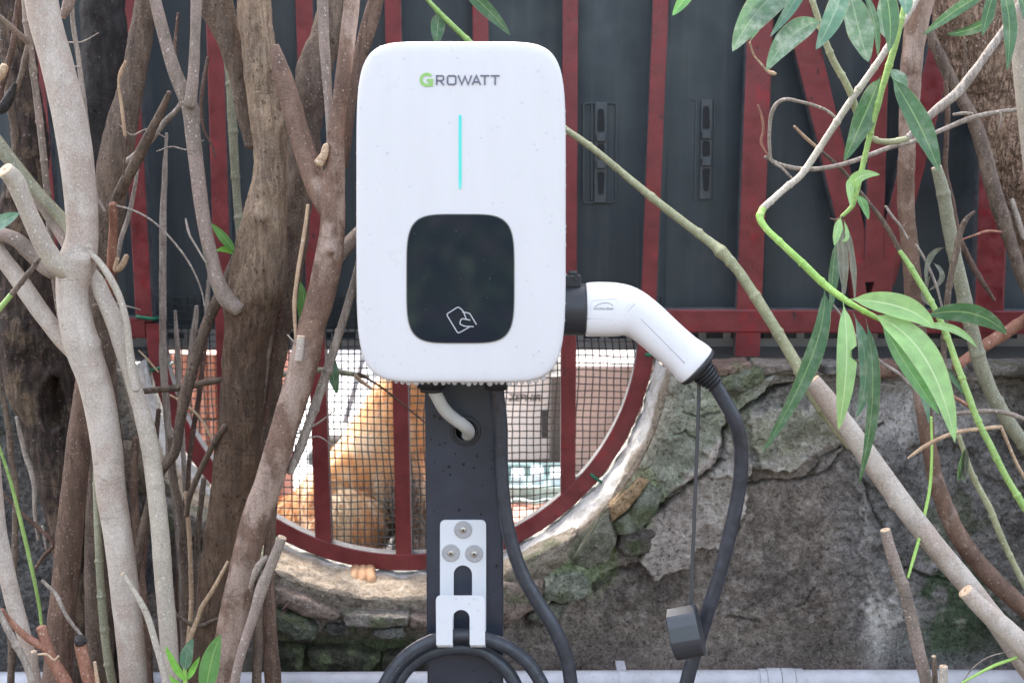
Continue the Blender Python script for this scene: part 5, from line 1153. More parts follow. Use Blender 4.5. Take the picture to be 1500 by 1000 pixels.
leaf(t, [(1268, 466), (1278, 580), (1257, 710)], 22, 1.45, 'lf_dark', .5, dY=(0, -.02, -.02))
leaf(t, [(1240, 438), (1320, 450), (1368, 481)], 35, 1.43, 'lf_light', .1, dY=(0, -.02, -.03))
leaf(t, [(1275, 460), (1352, 520), (1399, 648)], 42, 1.43, 'lf_light', .1, dY=(0, -.04, -.07))
leaf(t, [(1290, 470), (1328, 535), (1376, 607)], 26, 1.45, 'lf_mid', .2, dY=(0, -.0, -.0))
leaf(t, [(1300, 480), (1345, 560), (1360, 620)], 14, 1.47, 'lf_blue', .3, dY=(0, 0, 0))
leaf(t, [(1352, 464), (1420, 458), (1475, 489)], 28, 1.47, 'lf_dark', -.4, dY=(0, 0, .01))
leaf(t, [(1345, 478), (1395, 482), (1432, 510)], 12, 1.44, 'lf_light', .2, dY=(0, 0, 0))
t = plant('oleander_piece', 'fresh green hanging shoot with paired leaves, upper right', 'branch', (1325, 0), 1.5, G2)
branch(t, 'branch', [(1327, -5, 8), (1322, 22, 8), (1314, 55, 9), (1301, 100, 10), (1292, 130, 9), (1284, 160, 9), (1272, 208, 8), (1262, 250, 8), (1254, 285, 7), (1248, 302, 7), (1232, 318, 5)], 1.50, 'green', nodes=.04)
leaf(t, [(1290, 112), (1268, 165), (1236, 237)], 34, 1.51, 'lf_dark', .2); leaf(t, [(1304, 110), (1345, 180), (1376, 252)], 34, 1.48, 'lf_dark', .1)
leaf(t, [(1301, 100), (1318, 120), (1312, 142)], 22, 1.54, 'lf_mott', .3); leaf(t, [(1250, 292), (1255, 262), (1289, 256)], 18, 1.50, 'lf_light', .2)
leaf(t, [(1254, 288), (1245, 270), (1246, 303)], 14, 1.49, 'lf_light', .2); leaf(t, [(1256, 285), (1264, 300), (1272, 322)], 14, 1.51, 'lf_mid', .4)
leaf(t, [(1226, 352), (1220, 400), (1217, 458)], 17, 1.49, 'lf_dark', .5); leaf(t, [(1232, 318), (1226, 338), (1222, 360)], 14, 1.48, 'lf_light', .3)
leaf(t, [(1234, 320), (1236, 390), (1234, 440)], 13, 1.50, 'lf_dry', .6); leaf(t, [(1237, 322), (1247, 380), (1252, 440)], 12, 1.51, 'lf_dry', .7)
leaf(t, [(1233, 322), (1228, 370), (1236, 430)], 9, 1.485, 'lf_dry', .8); leaf(t, [(1236, 322), (1240, 345), (1233, 352)], 8, 1.49, 'lf_light', .6)
branch(t, 'twig', [(1216, 320, 2), (1224, 322, 3), (1234, 318, 4)], 1.49, 'twigdark', ext=False)
# leaf sprays from above the frame
t = plant('oleander_piece', 'spray of dusty grey-green leaves hanging in from the top, right of centre', 'leaves', (1190, -40), 1.46, None)
branch(t, 'twig', [(1260, -4, 7), (1230, -30, 8), (1195, -50, 9)], 1.46, 'olive', ext=False)
leaf(t, [(1185, -40), (1120, 5), (1073, 76)], 46, 1.44, 'lf_mott', .1); leaf(t, [(1190, -45), (1165, 0), (1128, 54)], 18, 1.42, 'lf_blue', .3)
leaf(t, [(1205, 32), (1160, 52), (1123, 104)], 34, 1.43, 'lf_mott', -.1); leaf(t, [(1238, -30), (1222, 20), (1195, 73)], 30, 1.41, 'lf_blue', .1)
leaf(t, [(1245, -15), (1257, 40), (1272, 91)], 40, 1.43, 'lf_mott', .1); leaf(t, [(1290, -40), (1303, 20), (1302, 76)], 26, 1.42, 'lf_dark', .1)
leaf(t, [(1265, -10), (1280, 30), (1286, 84)], 14, 1.46, 'lf_dark', .5); leaf(t, [(1295, -20), (1292, 30), (1300, 58)], 18, 1.47, 'lf_mott', .3)
leaf(t, [(1030, -40), (1005, -5), (985, 23)], 18, 1.43, 'lf_mid', .2); leaf(t, [(1150, -30), (1125, 0), (1090, 20)], 26, 1.45, 'lf_blue', .4)
leaf(t, [(1150, -40), (1140, -10), (1098, 62)], 12, 1.46, 'lf_mott', .6); leaf(t, [(1320, -20), (1325, 0), (1328, 22)], 22, 1.45, 'lf_blue', .2)
branch(t, 'twig', [(1098, 62, 3), (1105, 82, 3), (1115, 94, 3), (1124, 104, 4), (1133, 108, 6), (1137, 108, 3)], 1.45, 'tan', ext=False)
t = plant('oleander_piece', 'spray of narrow green leaves hanging in at the top right corner', 'leaves', (1450, -30), 1.5, None)
branch(t, 'twig', [(1475, -30, 6), (1458, -15, 6), (1440, -4, 5)], 1.50, 'olive', ext=False)
leaf(t, [(1450, -12), (1405, 12), (1352, 52)], 17, 1.50, 'lf_dark', .2); leaf(t, [(1458, -14), (1448, 15), (1439, 53)], 18, 1.47, 'lf_dark', .1)
leaf(t, [(1465, -20), (1478, 30), (1475, 104)], 22, 1.46, 'lf_dark', .1); leaf(t, [(1460, 18), (1430, 40), (1386, 50)], 14, 1.49, 'lf_dark', .5)
leaf(t, [(1470, -30), (1440, -20), (1380, -10)], 16, 1.5, 'lf_dark', .3); leaf(t, [(1490, -30), (1500, 10), (1510, 50)], 18, 1.48, 'lf_dark', .3)
# pale horizontal twig and loops
t = plant('dead_wood', 'long pale bare twig with a curled loop at its end, upper right', 'twig', (1500, 160), 1.68, G2)
branch(t, 'twig', [(1120, 230, 5), (1142, 241, 6), (1180, 248, 7), (1220, 244, 7), (1262, 232, 7), (1300, 217, 7), (1345, 205, 7), (1380, 190, 7), (1420, 174, 8), (1460, 165, 7), (1502, 160, 7)], (1.60, 1.68), 'grey', kinks=.001)
branch(t, 'twig', [(1161, 262, 3.5), (1145, 246, 4), (1131, 236, 4.5), (1127, 215, 5), (1127, 190, 5), (1131, 165, 6), (1139, 152, 6), (1150, 146, 5.5), (1172, 149, 5), (1195, 155, 5), (1212, 162, 4.5), (1224, 172, 4)], (1.60, 1.57), 'grey', ext=False, kinks=.001)
branch(t, 'twig', [(1110, 154, 3), (1116, 172, 4), (1118, 190, 4), (1115, 210, 4), (1120, 220, 3), (1128, 232, 3)], 1.60, 'rust', ext=False)
branch(t, 'twig', [(1396, 168, 4), (1412, 166, 5), (1425, 167, 4)], 1.66, 'grey', ext=False); branch(t, 'twig', [(1466, 165, 3), (1466, 178, 3), (1463, 190, 2)], 1.66, 'grey', ext=False)
branch(t, 'twig', [(1378, 165, 4), (1390, 150, 5), (1404, 135, 5), (1412, 110, 5), (1414, 80, 4), (1413, 55, 3)], 1.62, 'brown2', ext=False)
t = plant('dead_wood', 'thin brown twig with a broken tan tip that turns green lower down, right', 'twig', (1500, 745), 1.6, G2)
branch(t, 'twig', [(1163, 185, 4), (1180, 202, 5), (1200, 219, 5)], 1.66, 'tan', ext=False)
branch(t, 'twig', [(1200, 219, 5), (1232, 248, 5), (1252, 272, 6), (1275, 300, 6), (1292, 322, 7), (1308, 348, 7), (1320, 372, 7)], 1.66, 'brown2', ext=False, kinks=.001)
branch(t, 'stem', [(1318, 368, 7), (1332, 388, 8), (1345, 410, 9), (1360, 435, 9), (1374, 462, 9), (1390, 500, 9), (1402, 535, 10), (1415, 570, 10), (1432, 615, 10), (1452, 655, 10), (1472, 695, 10), (1504, 748, 11)], (1.64, 1.56), 'green', nodes=.05)
branch(t, 'twig', [(1297, 302, 4), (1308, 318, 4), (1318, 330, 4), (1330, 350, 3)], 1.66, 'grey', ext=False)
# big fibrous trunk at upper right
t = plant('rough_tree', 'thick leaning fibrous brown trunk in the upper right corner', 'trunk', (1560, 1000), 1.9, None)
branch(t, 'trunk', [(1425, -5, 122), (1445, 60, 122), (1470, 130, 122), (1500, 210, 124), (1530, 290, 122), (1560, 380, 120)], 1.92, 'fibre', rough=.006, lump=.06)
b0 = W(1560, 380, 1.92); b1 = W(1640, 1000, 1.75)
V2 = catmull([[b0.x, b0.y, b0.z, S(60, 1.92)], [b1.x + .05, 1.85, b1.z, .07], [b1.x + .1, 1.8, 0, .08]], .01); Vs, Fs = sweep(V2, 40); mk('trunk_base', Vs, Fs, M['fibre'], t)
branch(t, 'limb', [(1358, 42, 14), (1375, 80, 17), (1398, 125, 19), (1420, 165, 19), (1436, 205, 20), (1448, 250, 22), (1462, 300, 22), (1480, 355, 20), (1497, 405, 19), (1512, 440, 19)], (1.84, 1.78), 'brown2', rough=.0015)
branch(t, 'twig', [(1482, 292, 7), (1490, 320, 9), (1500, 350, 8)], 1.80, 'grey', ext=False)
t = plant('oleander_piece', 'pale straight stem at the top right edge', 'stem', (1500, 160), 1.6, G2)
branch(t, 'stem', [(1497, -5, 36), (1499, 60, 34), (1503, 120, 32), (1510, 200, 30)], 1.62, 'palebeige', cut=0)
# twiggy bits
t = plant('dead_wood', 'dark knobbly hanging twig before the wide red post, right', 'twig', (1455, 440), 1.78, G2)
branch(t, 'twig', [(1383, 120, 6), (1387, 170, 7), (1387, 230, 7), (1393, 280, 7), (1402, 330, 7), (1410, 358, 8), (1422, 382, 9), (1438, 408, 8), (1456, 440, 5)], 1.78, 'twigdark', ext=False, nodes=.018, kinks=.003)
t = plant('dead_wood', 'grey forked dead twig crossing the grey-green stem, right', 'twig', (1382, 540), 1.66, G2)
branch(t, 'twig', [(1427, 310, 4), (1416, 320, 7), (1407, 340, 9), (1402, 365, 10), (1395, 395, 9), (1389, 430, 9), (1384, 470, 9), (1381, 540, 8)], 1.66, 'brown2', ext=False, nodes=.03, kinks=.001)
branch(t, 'twig', [(1404, 352, 3), (1425, 345, 3), (1445, 339, 4), (1468, 340, 3)], 1.66, 'rust', ext=False, kinks=.002)
branch(t, 'twig', [(1342, 358, 3), (1352, 375, 4), (1362, 395, 4), (1372, 420, 4), (1380, 450, 3)], 1.67, 'grey', ext=False)
leaf(t, [(1385, 362), (1360, 380), (1358, 420)], 10, 1.68, 'lf_dry', .5); leaf(t, [(1366, 384), (1378, 405), (1360, 425)], 11, 1.69, 'lf_dry', .7); leaf(t, [(1366, 400), (1352, 430), (1368, 450)], 12, 1.69, 'lf_dry', .6)
t = plant('dead_wood', 'peeling reddish branch rising to the right edge above the ledge', 'branch', (1400, 538), 1.8, G2)
branch(t, 'branch', [(1398, 540, 12), (1425, 518, 15), (1452, 500, 17), (1480, 482, 18), (1506, 464, 18)], 1.80, 'rust', rough=.0015)
t = plant('dead_wood', 'thin grey twig behind the light leaves, running down to the wall', 'twig', (1340, 580), 1.7, G2)
branch(t, 'twig', [(1215, 440, 3), (1235, 465, 4), (1262, 502, 4), (1290, 530, 5), (1318, 548, 5), (1342, 575, 4)], 1.70, 'grey', ext=False, kinks=.002)
t = plant('dead_wood', 'tan twig bent sharply down beside the wall at right, with a grey neighbour', 'twig', (1500, 705), 1.6, G2)
branch(t, 'twig', [(1330, 671, 3), (1348, 658, 6), (1372, 644, 6), (1402, 633, 6), (1435, 628, 6), (1466, 625, 6)], 1.58, 'tan', ext=False)
branch(t, 'twig', [(1466, 624, 5), (1476, 648, 5), (1488, 676, 5), (1504, 705, 5)], 1.58, 'tan'); branch(t, 'twig', [(1398, 606, 6), (1425, 603, 7), (1455, 602, 7), (1480, 606, 7), (1506, 616, 7)], 1.62, 'greybark')
branch(t, 'twig', [(1396, 580, 4), (1412, 590, 6), (1428, 600, 6)], 1.66, 'rust', ext=False)
t = plant('oleander_piece', 'jointed brown-to-green stem with a withered leaf clump, lower right', 'stem', (1500, 860), 1.6, G2)
branch(t, 'stem', [(1400, 628, 7), (1410, 655, 8), (1422, 690, 9), (1434, 715, 9), (1450, 745, 10), (1464, 780, 10), (1480, 815, 9), (1504, 862, 10)], 1.62, 'olive', nodes=.05)
for k in range(7):
    x_ = 1408 + random.uniform(-6, 8); leaf(t, [(1415, 655), (x_, 680), (1410 + random.uniform(-8, 10), 700 + random.uniform(0, 20))], 8, 1.60, 'lf_light' if k % 2 else 'lf_dry', random.uniform(-1, 1), fold=.6)
t = plant('oleander_piece', 'thin green twig with a hair-fine arc at the bottom right corner', 'shoot', (1400, 1000), 1.5, G2)
branch(t, 'shoot', [(1404, 1005, 4), (1430, 988, 4), (1455, 975, 5), (1485, 964, 5), (1504, 956, 5)], 1.50, 'lime'); branch(t, 'twig', [(1408, 1002, 2), (1425, 978, 2), (1448, 962, 2), (1488, 952, 2)], 1.52, 'grey', ext=False)
leaf(plant('oleander_piece', 'small dark leaf on the wall between two right-hand stems', 'leaf', (1385, 545), 1.6), [(1384, 540), (1398, 558), (1411, 577)], 9, 1.62, 'lf_dark', .3)
t = plant('oleander_piece', 'green shoot with two leaves passing behind the charger\'s top edge', 'shoot', (700, 80), 1.7, None)
branch(t, 'shoot', [(622, -5, 6), (640, 15, 7), (660, 35, 8), (684, 58, 8), (720, 90, 8), (760, 130, 8), (800, 170, 8)], 1.72, 'green', nodes=.05)
leaf(t, [(645, 18), (641, 40), (640, 68)], 20, 1.73, 'lf_dark', .2); leaf(t, [(668, -25), (710, 10), (748, 52)], 18, 1.76, 'lf_dark', -.4)

# ------------------------------------------------------------------ steel post
YPo = 1.63
px0, px1 = W(624, 800, YPo).x, W(713, 800, YPo).x; px2 = W(737, 800, YPo).x
post = thing('steel_post', 'dark blue-grey square steel post carrying the charger', 'post', ((px0 + px2) / 2, YPo + .04, 0))
hx, hz = W(682, 631, YPo).x, W(682, 631, YPo).z
# front sheet with a real cable hole
hr = S(19, YPo); ztp = W(680, 360, YPo).z
def front_plate():
    n = 48; V = []; F = []
    ring = [(hx + hr * math.cos(2 * math.pi * i / n), YPo, hz + hr * math.sin(2 * math.pi * i / n)) for i in range(n)]
    sq = []
    R = .035
    for i in range(n):
        a = 2 * math.pi * i / n; c, s = math.cos(a), math.sin(a); k = R / max(abs(c), abs(s)); sq.append((hx + c * k, YPo, hz + s * k))
    V = ring + sq; F = [(i, (i + 1) % n, n + (i + 1) % n, n + i) for i in range(n)]
    b = MB(); b.add(V, [f[::-1] for f in F])
    x0_, x1_ = px0 + .003, px2 - .003
    for (a0, a1, z0, z1) in ((x0_, x1_, 0, hz - R), (x0_, x1_, hz + R, ztp), (x0_, hx - R, hz - R, hz + R), (hx + R, x1_, hz - R, hz + R)):
        b.add([(a0, YPo, z0), (a1, YPo, z0), (a1, YPo, z1), (a0, YPo, z1)], [(0, 1, 2, 3)])
    # rounded corners and sides
    for sgn, xe in ((-1, px0), (1, px2)):
        P = [(xe - sgn * .003, YPo), (xe - sgn * .0013, YPo + .0004), (xe - sgn * .0004, YPo + .0013), (xe, YPo + .003), (xe, YPo + .06)]
        for (xa, ya), (xb, yb) in zip(P[:-1], P[1:]): b.add([(xa, ya, 0), (xb, yb, 0), (xb, yb, ztp), (xa, ya, ztp)], [(0, 1, 2, 3)] if sgn > 0 else [(3, 2, 1, 0)])
    b.add([(px0, YPo + .06, 0), (px2, YPo + .06, 0), (px2, YPo + .06, ztp), (px0, YPo + .06, ztp)], [(3, 2, 1, 0)])
    b.add([(px0, YPo, ztp), (px2, YPo, ztp), (px2, YPo + .06, ztp), (px0, YPo + .06, ztp)], [(0, 1, 2, 3)])
    return b
front_plate().build('tube', M['pole'], post)
gr = MB(); nseg = 48
for (r0, r1, y0, y1) in ((S(23, YPo), S(22, YPo), 0, -.0022), (S(22, YPo), S(18.5, YPo), -.0022, -.0026), (S(18.5, YPo), S(17.5, YPo), -.0026, -.0008), (S(17.5, YPo), S(15, YPo), -.0008, -.0006), (S(15, YPo), S(14, YPo), -.0006, .02)):
    V = [(hx + r_ * math.cos(2 * math.pi * i / nseg), YPo + y_, hz + r_ * math.sin(2 * math.pi * i / nseg)) for r_, y_ in ((r0, y0), (r1, y1)) for i in range(nseg)]
    gr.add(V, [(i, nseg + i, nseg + (i + 1) % nseg, (i + 1) % nseg) for i in range(nseg)])
gr.build('grommet', M['blackpl'], post, sm=True)
MB().box(px0 - .05, px2 + .05, YPo - .05, YPo + .11, 0, .008, .001).build('base_plate', M['pole'], post)
MB().rod([(hx, YPo + .02, hz), (hx, YPo + .021, hz)], hr, 32).build('hole_lining', M['slot'], post)

# ------------------------------------------------------------------ wall charger
YC = 1.50
ch = thing('wall_charger', 'white rounded car charger box with teal light bar and black card reader window', 'charger', tuple(W(675, 562, 1.55)))
def sup(cx, cy, a, b, n_, k=160, taper=0.0):
    out = []
    for i in range(k):
        t = 2 * math.pi * i / k; c, s = math.cos(t), math.sin(t); x = a * math.copysign(abs(c) ** (2 / n_), c); y = b * math.copysign(abs(s) ** (2 / n_), s)
        f = 1 - taper * max(0, (y - .25 * b) / b) ** 2; out.append((cx + x * f, cy + y))
    return out
OUT = sup(675, 311, 154.5, 251, 6.7, 240, .022)
def shell(out, prof, cap=True):
    cx = sum(p[0] for p in out) / len(out); cy = sum(p[1] for p in out) / len(out); n = len(out); V = []; F = []
    A = np.array(out); T = np.roll(A, -1, 0) - np.roll(A, 1, 0); T /= np.linalg.norm(T, axis=1)[:, None]; Nn = np.stack([-T[:, 1], T[:, 0]], 1)
    for ins, y in prof:
        if ins < 1000: R = A + Nn * ins
        else: R = np.array([cx, cy]) + (A + Nn * 22 - [cx, cy]) * (ins - 1000)
        for p in R: w = W(p[0], p[1], YC); V.append((w.x, y, w.z))
    for r_ in range(len(prof) - 1):
        for j in range(n): F.append((r_ * n + j, r_ * n + (j + 1) % n, (r_ + 1) * n + (j + 1) % n, (r_ + 1) * n + j))
    if cap: V.append((W(cx, cy, YC).x, prof[-1][1], W(cx, cy, YC).z)); F += [((len(prof) - 1) * n + j, (len(prof) - 1) * n + (j + 1) % n, len(V) - 1) for j in range(n)]
    return V, F
V, F = shell(OUT, [(5, YC + .045), (1.0, YC + .044), (.2, YC + .030), (0, YC + .014), (.3, YC + .008), (1.1, YC + .0042), (2.6, YC + .0022), (5, YC + .0012), (9, YC + .0007), (14, YC + .0004), (1001.0, YC + .0003), (1000.75, YC), (1000.5, YC - .0002), (1000.2, YC - .0002)])
mk('front_cover', V, F, M['white'], ch)
V, F = shell(OUT, [(8, YC + .115), (6, YC + .112), (5, YC + .09), (4, YC + .0455)], cap=False); n_ = len(OUT); F.append(tuple(range(n_))); mk('back_housing', V, F, M['backhouse'], ch)
# screen
SCR = sup(674.5, 408, 78, 93.5, 4.6, 160)
def flat(out, y, name, mat, par, thick=.0006):
    n = len(out); V = [(W(p[0], p[1], YC).x, y, W(p[0], p[1], YC).z) for p in out] + [(W(p[0], p[1], YC).x, y + thick, W(p[0], p[1], YC).z) for p in out]
    return mk(name, V, [tuple(range(n))[::-1]] + [(i, (i + 1) % n, n + (i + 1) % n, n + i) for i in range(n)], mat, par, smooth_=False)
flat(sup(674.5, 408, 79.3, 94.8, 4.6, 160), YC - .0008, 'screen_rim', M['rim'], ch, .002); flat(SCR, YC - .0013, 'screen', M['screen'], ch, .0006)
cvf = lambda yy: (lambda x, y: (W(x, y, YC).x, yy, W(x, y, YC).z))
led_pts = [(671.9, 171), (672.6, 169), (674, 168), (675.4, 169), (676.1, 171), (676.1, 274), (675.4, 276.5), (674, 277.5), (672.6, 276.5), (671.9, 274)]
flat(led_pts, YC - .0009, 'indicator_light', M['led'], ch, .0012)
lg = MB(); c_ = cvf(YC - .0007)
arc = [(625.2 + 8.2 * math.cos(math.radians(a)), 117 + 8.2 * math.sin(math.radians(a))) for a in range(-42, -330, -12)]
lg.stroke(arc, 4.2, c_); lg.stroke([(625.5, 117.8), (634.3, 117.8)], 4.0, c_); lg.stroke([(632.4, 118), (632.4, 126.8)], 3.8, c_); lg.build('logo_letter', M['logogreen'], ch)
def letter(strokes, x, w, wd=2.3):
    m = MB()
    for s_ in strokes: m.stroke([(x + a * w, 111.3 + b * 12.6) for a, b in s_], wd, c_)
    m.build('logo_letter', M['logogrey'], ch)
letter([[(.08, 1.08), (.08, 0), (.8, 0), (.95, .12), (.95, .42), (.8, .55), (.1, .55)], [(.5, .55), (1.0, 1.08)]], 638.8, 11.5)
letter([[(.15, 0), (.85, 0), (1, .15), (1, .85), (.85, 1), (.15, 1), (0, .85), (0, .15), (.15, 0)]], 655.6, 12)
letter([[(0, -.05), (.26, 1), (.5, .05), (.74, 1), (1, -.05)]], 671.3, 19.5)
letter([[(0, 1.05), (.5, -.02), (1, 1.05)], [(.22, .72), (.78, .72)]], 691.8, 12)
letter([[(0, 0), (1, 0)], [(.5, 0), (.5, 1.07)]], 703.6, 13); letter([[(0, 0), (1, 0)], [(.5, 0), (.5, 1.07)]], 718.8, 13)
ic = MB(); c2 = cvf(YC - .0017)
def roundpoly(P, r=2.5, closed=True):
    P = [np.array(p, float) for p in P]; out = []; n = len(P)
    for i in range(n):
        if not closed and i in (0, n - 1): out.append(P[i]); continue
        a, b, c = P[i - 1], P[i], P[(i + 1) % n]; u = (a - b) / np.linalg.norm(a - b) * r; v = (c - b) / np.linalg.norm(c - b) * r
        for t in (0, .33, .67, 1): out.append((1 - t)**2 * (b + u) + 2 * t * (1 - t) * b + t * t * (b + v))
    if closed: out.append(out[0])
    return out
card = roundpoly([(654.5, 460), (671, 448.5), (691, 476), (671.5, 488)], 3.2)
ic.stroke([(689, 479), (673.5, 487)] and roundpoly([(678.5, 455), (671.5, 448.8), (654, 460), (671, 488), (688, 478.5)], 3.2, False), 1.5, c2)
ic.stroke(roundpoly([(677, 456.5), (688, 458.5), (698, 475)], 2, False), 1.5, c2)
ic.stroke([(678.5, 455), (683, 467)], 1.5, c2)
ic.stroke(roundpoly([(689, 468.5), (676, 466), (673, 474), (681, 477.5), (694, 478)], 3.0, False), 1.5, c2)
ic.build('card_symbol', M['icon'], ch)
# socket collar on the right flank with its catch
ys_, zs_ = 1.552, None
c0 = W(828, 455, ys_)
def xc_rod(x0, x1, cz, ry, rz, n=40):
    V = []; F = []
    for i, (x, k) in enumerate(((x0, 1), (x1 - .002, 1), (x1, .96))):
        for j in range(n): a = 2 * math.pi * j / n; V.append((x, ys_ + ry * k * math.cos(a), cz + rz * k * math.sin(a)))
    for i in range(2):
        for j in range(n): F.append((i * n + j, (i + 1) * n + j, (i + 1) * n + (j + 1) % n, i * n + (j + 1) % n))
    F += [tuple(range(n))[::-1], tuple(range(2 * n, 3 * n))[::-1]]; return V, F
xa = W(826, 455, ys_).x; xb = W(857, 455, ys_).x; rz = (W(0, 414.5, ys_).z - W(0, 491, ys_).z) / 2; cz = (W(0, 414.5, ys_).z + W(0, 491, ys_).z) / 2
V, F = xc_rod(xa - .012, xb, cz, rz * .97, rz); mk('socket_collar', V, [f[::-1] for f in F], M['blackpl'], ch)
za = W(0, 414, ys_).z; m = MB()
m.box(xa, xa + S(24, ys_), ys_ - .014, ys_ + .012, za - .004, W(0, 402, ys_).z, .001); m.box(xa + S(7, ys_), xa + S(19, ys_), ys_ - .010, ys_ + .008, W(0, 403, ys_).z, W(0, 397, ys_).z, .001)
m.rod([(xa + S(17, ys_), ys_ - .014, W(0, 405, ys_).z), (xa + S(17, ys_), ys_ - .017, W(0, 405, ys_).z)], .003, 12)
m.build('socket_catch', M['blackpl'], ch)
# cable glands beneath
ga = W(632, 566, 1.575); MB().rod([(ga.x, 1.575, ga.z + .022), (ga.x, 1.575, ga.z - .001)], S(21, 1.575), 32).rod([(ga.x, 1.575, ga.z - .001), (ga.x, 1.575, ga.z - .006)], S(17, 1.575), 24).build('cable_gland', M['blackpl'], ch, sm=True)
gb_ = W(727, 566, 1.585); MB().rod([(gb_.x, 1.585, gb_.z + .02), (gb_.x, 1.585, gb_.z - .003)], S(17, 1.585), 28).build('cable_gland', M['blackpl'], ch, sm=True)
# wall bracket joining charger and post
MB().box(px0 + .01, px2 - .01, YC + .114, YPo - .0005, W(0, 480, YPo).z, W(0, 380, YPo).z).build('mounting_block', M['blackpl'], ch)

# drops
def drop_mesh(P, nrm, r, V, F, flat_=.55, seg=10, rings=4, hang=0):
    nrm = np.array(nrm, float); nrm /= np.linalg.norm(nrm); u = np.cross(nrm, [0, 0, 1.0]); 
    if np.linalg.norm(u) < 1e-3: u = np.array([1.0, 0, 0])
    u /= np.linalg.norm(u); v = np.cross(nrm, u); k = len(V); st = random.uniform(.85, 1.25)
    for i in range(rings):
        a = math.pi / 2 * i / rings
        for j in range(seg): b = 2 * math.pi * j / seg; V.append(np.array(P) + (u * math.cos(b) + v * math.sin(b) * st) * r * math.cos(a) + nrm * r * flat_ * math.sin(a) * (1 + hang))
    V.append(np.array(P) + nrm * r * flat_ * (1 + hang))
    for i in range(rings - 1):
        for j in range(seg): F.append((k + i * seg + j, k + i * seg + (j + 1) % seg, k + (i + 1) * seg + (j + 1) % seg, k + (i + 1) * seg + j))
    for j in range(seg): F.append((k + (rings - 1) * seg + j, k + (rings - 1) * seg + (j + 1) % seg, k + rings * seg))
V, F = [], []
for _ in range(120):
    px = random.uniform(530, 822); py = random.uniform(66, 555)
    e = random.random()
    if e < .35: px = random.choice([random.uniform(527, 560), random.uniform(770, 824)])
    if ((px - 675) / 150)**6 + ((py - 311) / 246)**6 > 1: continue
    sz = random.choice([.0008, .0010, .0012, .0015, .0018])
    ins = (abs(px - 674.5) / 80)**4.6 + (abs(py - 408) / 95)**4.6 if py > 313 and py < 503 and abs(px - 674.5) < 80 else 2
    if ins < .9: sz = min(sz, .0009); y = YC - .0013
    elif ins < 1.15 or (610 < px < 736 and 100 < py < 130): continue
    else: y = YC - .0001
    w = W(px, py, YC); drop_mesh((w.x, y, w.z), (0, -1, 0), sz, V, F, .3)
mk('water_drops', V, F, M['water'], ch, kind='stuff')
for k in range(26):                                                  # row hanging from the lower edge
    px = 548 + k * 9.9 + random.uniform(-2, 2); py = 311 + 251 * (1 - (abs(px - 675) / 153.5)**6.7) ** (1 / 6.7); w = W(px, py, YC)
    V, F = [], []; drop_mesh((w.x, YC + .0085, w.z + .0008), (0, 0, -1), random.uniform(.0026, .0042), V, F, 1.0, 12, 5, random.uniform(0, .4)); mk('water_drop', V, F, M['bead'], ch)
for k in range(24):                                                  # small beads along the flanks
    sgn = random.choice((-1, 1)); py = random.uniform(120, 520); x_ = 675 + sgn * 154.5 * (1 - (abs(py - 311) / 251)**6.7) ** (1 / 6.7) * (1 - (.022 * max(0, (py - 374) / 251)**2)); w = W(x_, py, YC)
    V, F = [], []; drop_mesh((w.x - sgn * .0004, YC + .012, w.z), (sgn, -.3, 0), random.uniform(.0010, .0018), V, F, .8, 8, 3); mk('water_drop', V, F, M['bead'], ch)
V, F = [], []
for _ in range(60):
    px = random.uniform(628, 733); py = random.choice([random.uniform(590, 700), random.uniform(700, 1000)])
    if 655 < px < 708 and 602 < py < 660: continue
    if 640 < px < 716 and 758 < py < 950: continue
    w = W(px, py, YPo); drop_mesh((w.x, YPo, w.z), (0, -1, 0), random.choice([.0008, .0011, .0014, .0019]), V, F, .35)
mk('water_drops', V, F, M['wetdrop'], post, kind='stuff')

# white supply cable
t = thing('supply_cable', 'short white cable from the charger\'s underside into the post', 'cable', (ga.x, 1.575, ga.z))
P = [np.array([ga.x, 1.575, ga.z, .0078])]
for (px, py, y) in ((640, 580, 1.578), (650, 598, 1.588), (664, 612, 1.600), (678, 622, 1.610), (686, 630, 1.622), (685, 638, 1.640), (683, 640, 1.66)): w = W(px, py, y); P.append(np.array([w.x, y, w.z, .0078]))
Vs, Fs = sweep(catmull(P, .002), 20); mk('sheath', Vs, Fs, M['supply'], t)

# hook bracket
YH = YPo - .0035
hk = thing('cable_hook', 'white metal cable hook plate screwed to the post', 'hook', tuple(W(678, 948, YH)))
def plate(outer, inner, y, th, name, mat, par):
    """plate with an open or closed slot built from a left, right and bridging piece"""
    n = len(outer); V = [(W(p[0], p[1], y).x, y, W(p[0], p[1], y).z) for p in outer]; V += [(v[0], y + th, v[2]) for v in V]
    F = [tuple(range(n)), tuple(range(n, 2 * n))[::-1]] + [(i, n + i, n + (i + 1) % n, (i + 1) % n) for i in range(n)]
    return mk(name, V, F, mat, par, smooth_=False)
def arcp(cx, cy, r, a0, a1, k=12): return [(cx + r * math.cos(math.radians(a0 + (a1 - a0) * i / k)), cy + r * math.sin(math.radians(a0 + (a1 - a0) * i / k))) for i in range(k + 1)]
inner = arcp(678, 841, 13.5, 180, 360, 14)
outline = [(644.5, 945)] + arcp(652, 769, 7.5, 180, 270, 6) + arcp(704.5, 769, 7.5, 270, 360, 6) + [(712, 945), (691.5, 945)] + inner[::-1] + [(664.5, 945)]
plate(outline, None, YH, .0028, 'back_plate', M['whitemetal'], hk)
YH2 = YH - .034
inner = arcp(675.5, 905, 12.5, 180, 360, 14)
outline = [(639, 944)] + arcp(645, 879, 6.5, 180, 270, 5) + arcp(704, 879, 6.5, 270, 360, 5) + [(710.5, 944), (688, 944)] + inner[::-1] + [(663, 944)]
plate(outline, None, YH2, .0028, 'front_plate', M['whitemetal'], hk)
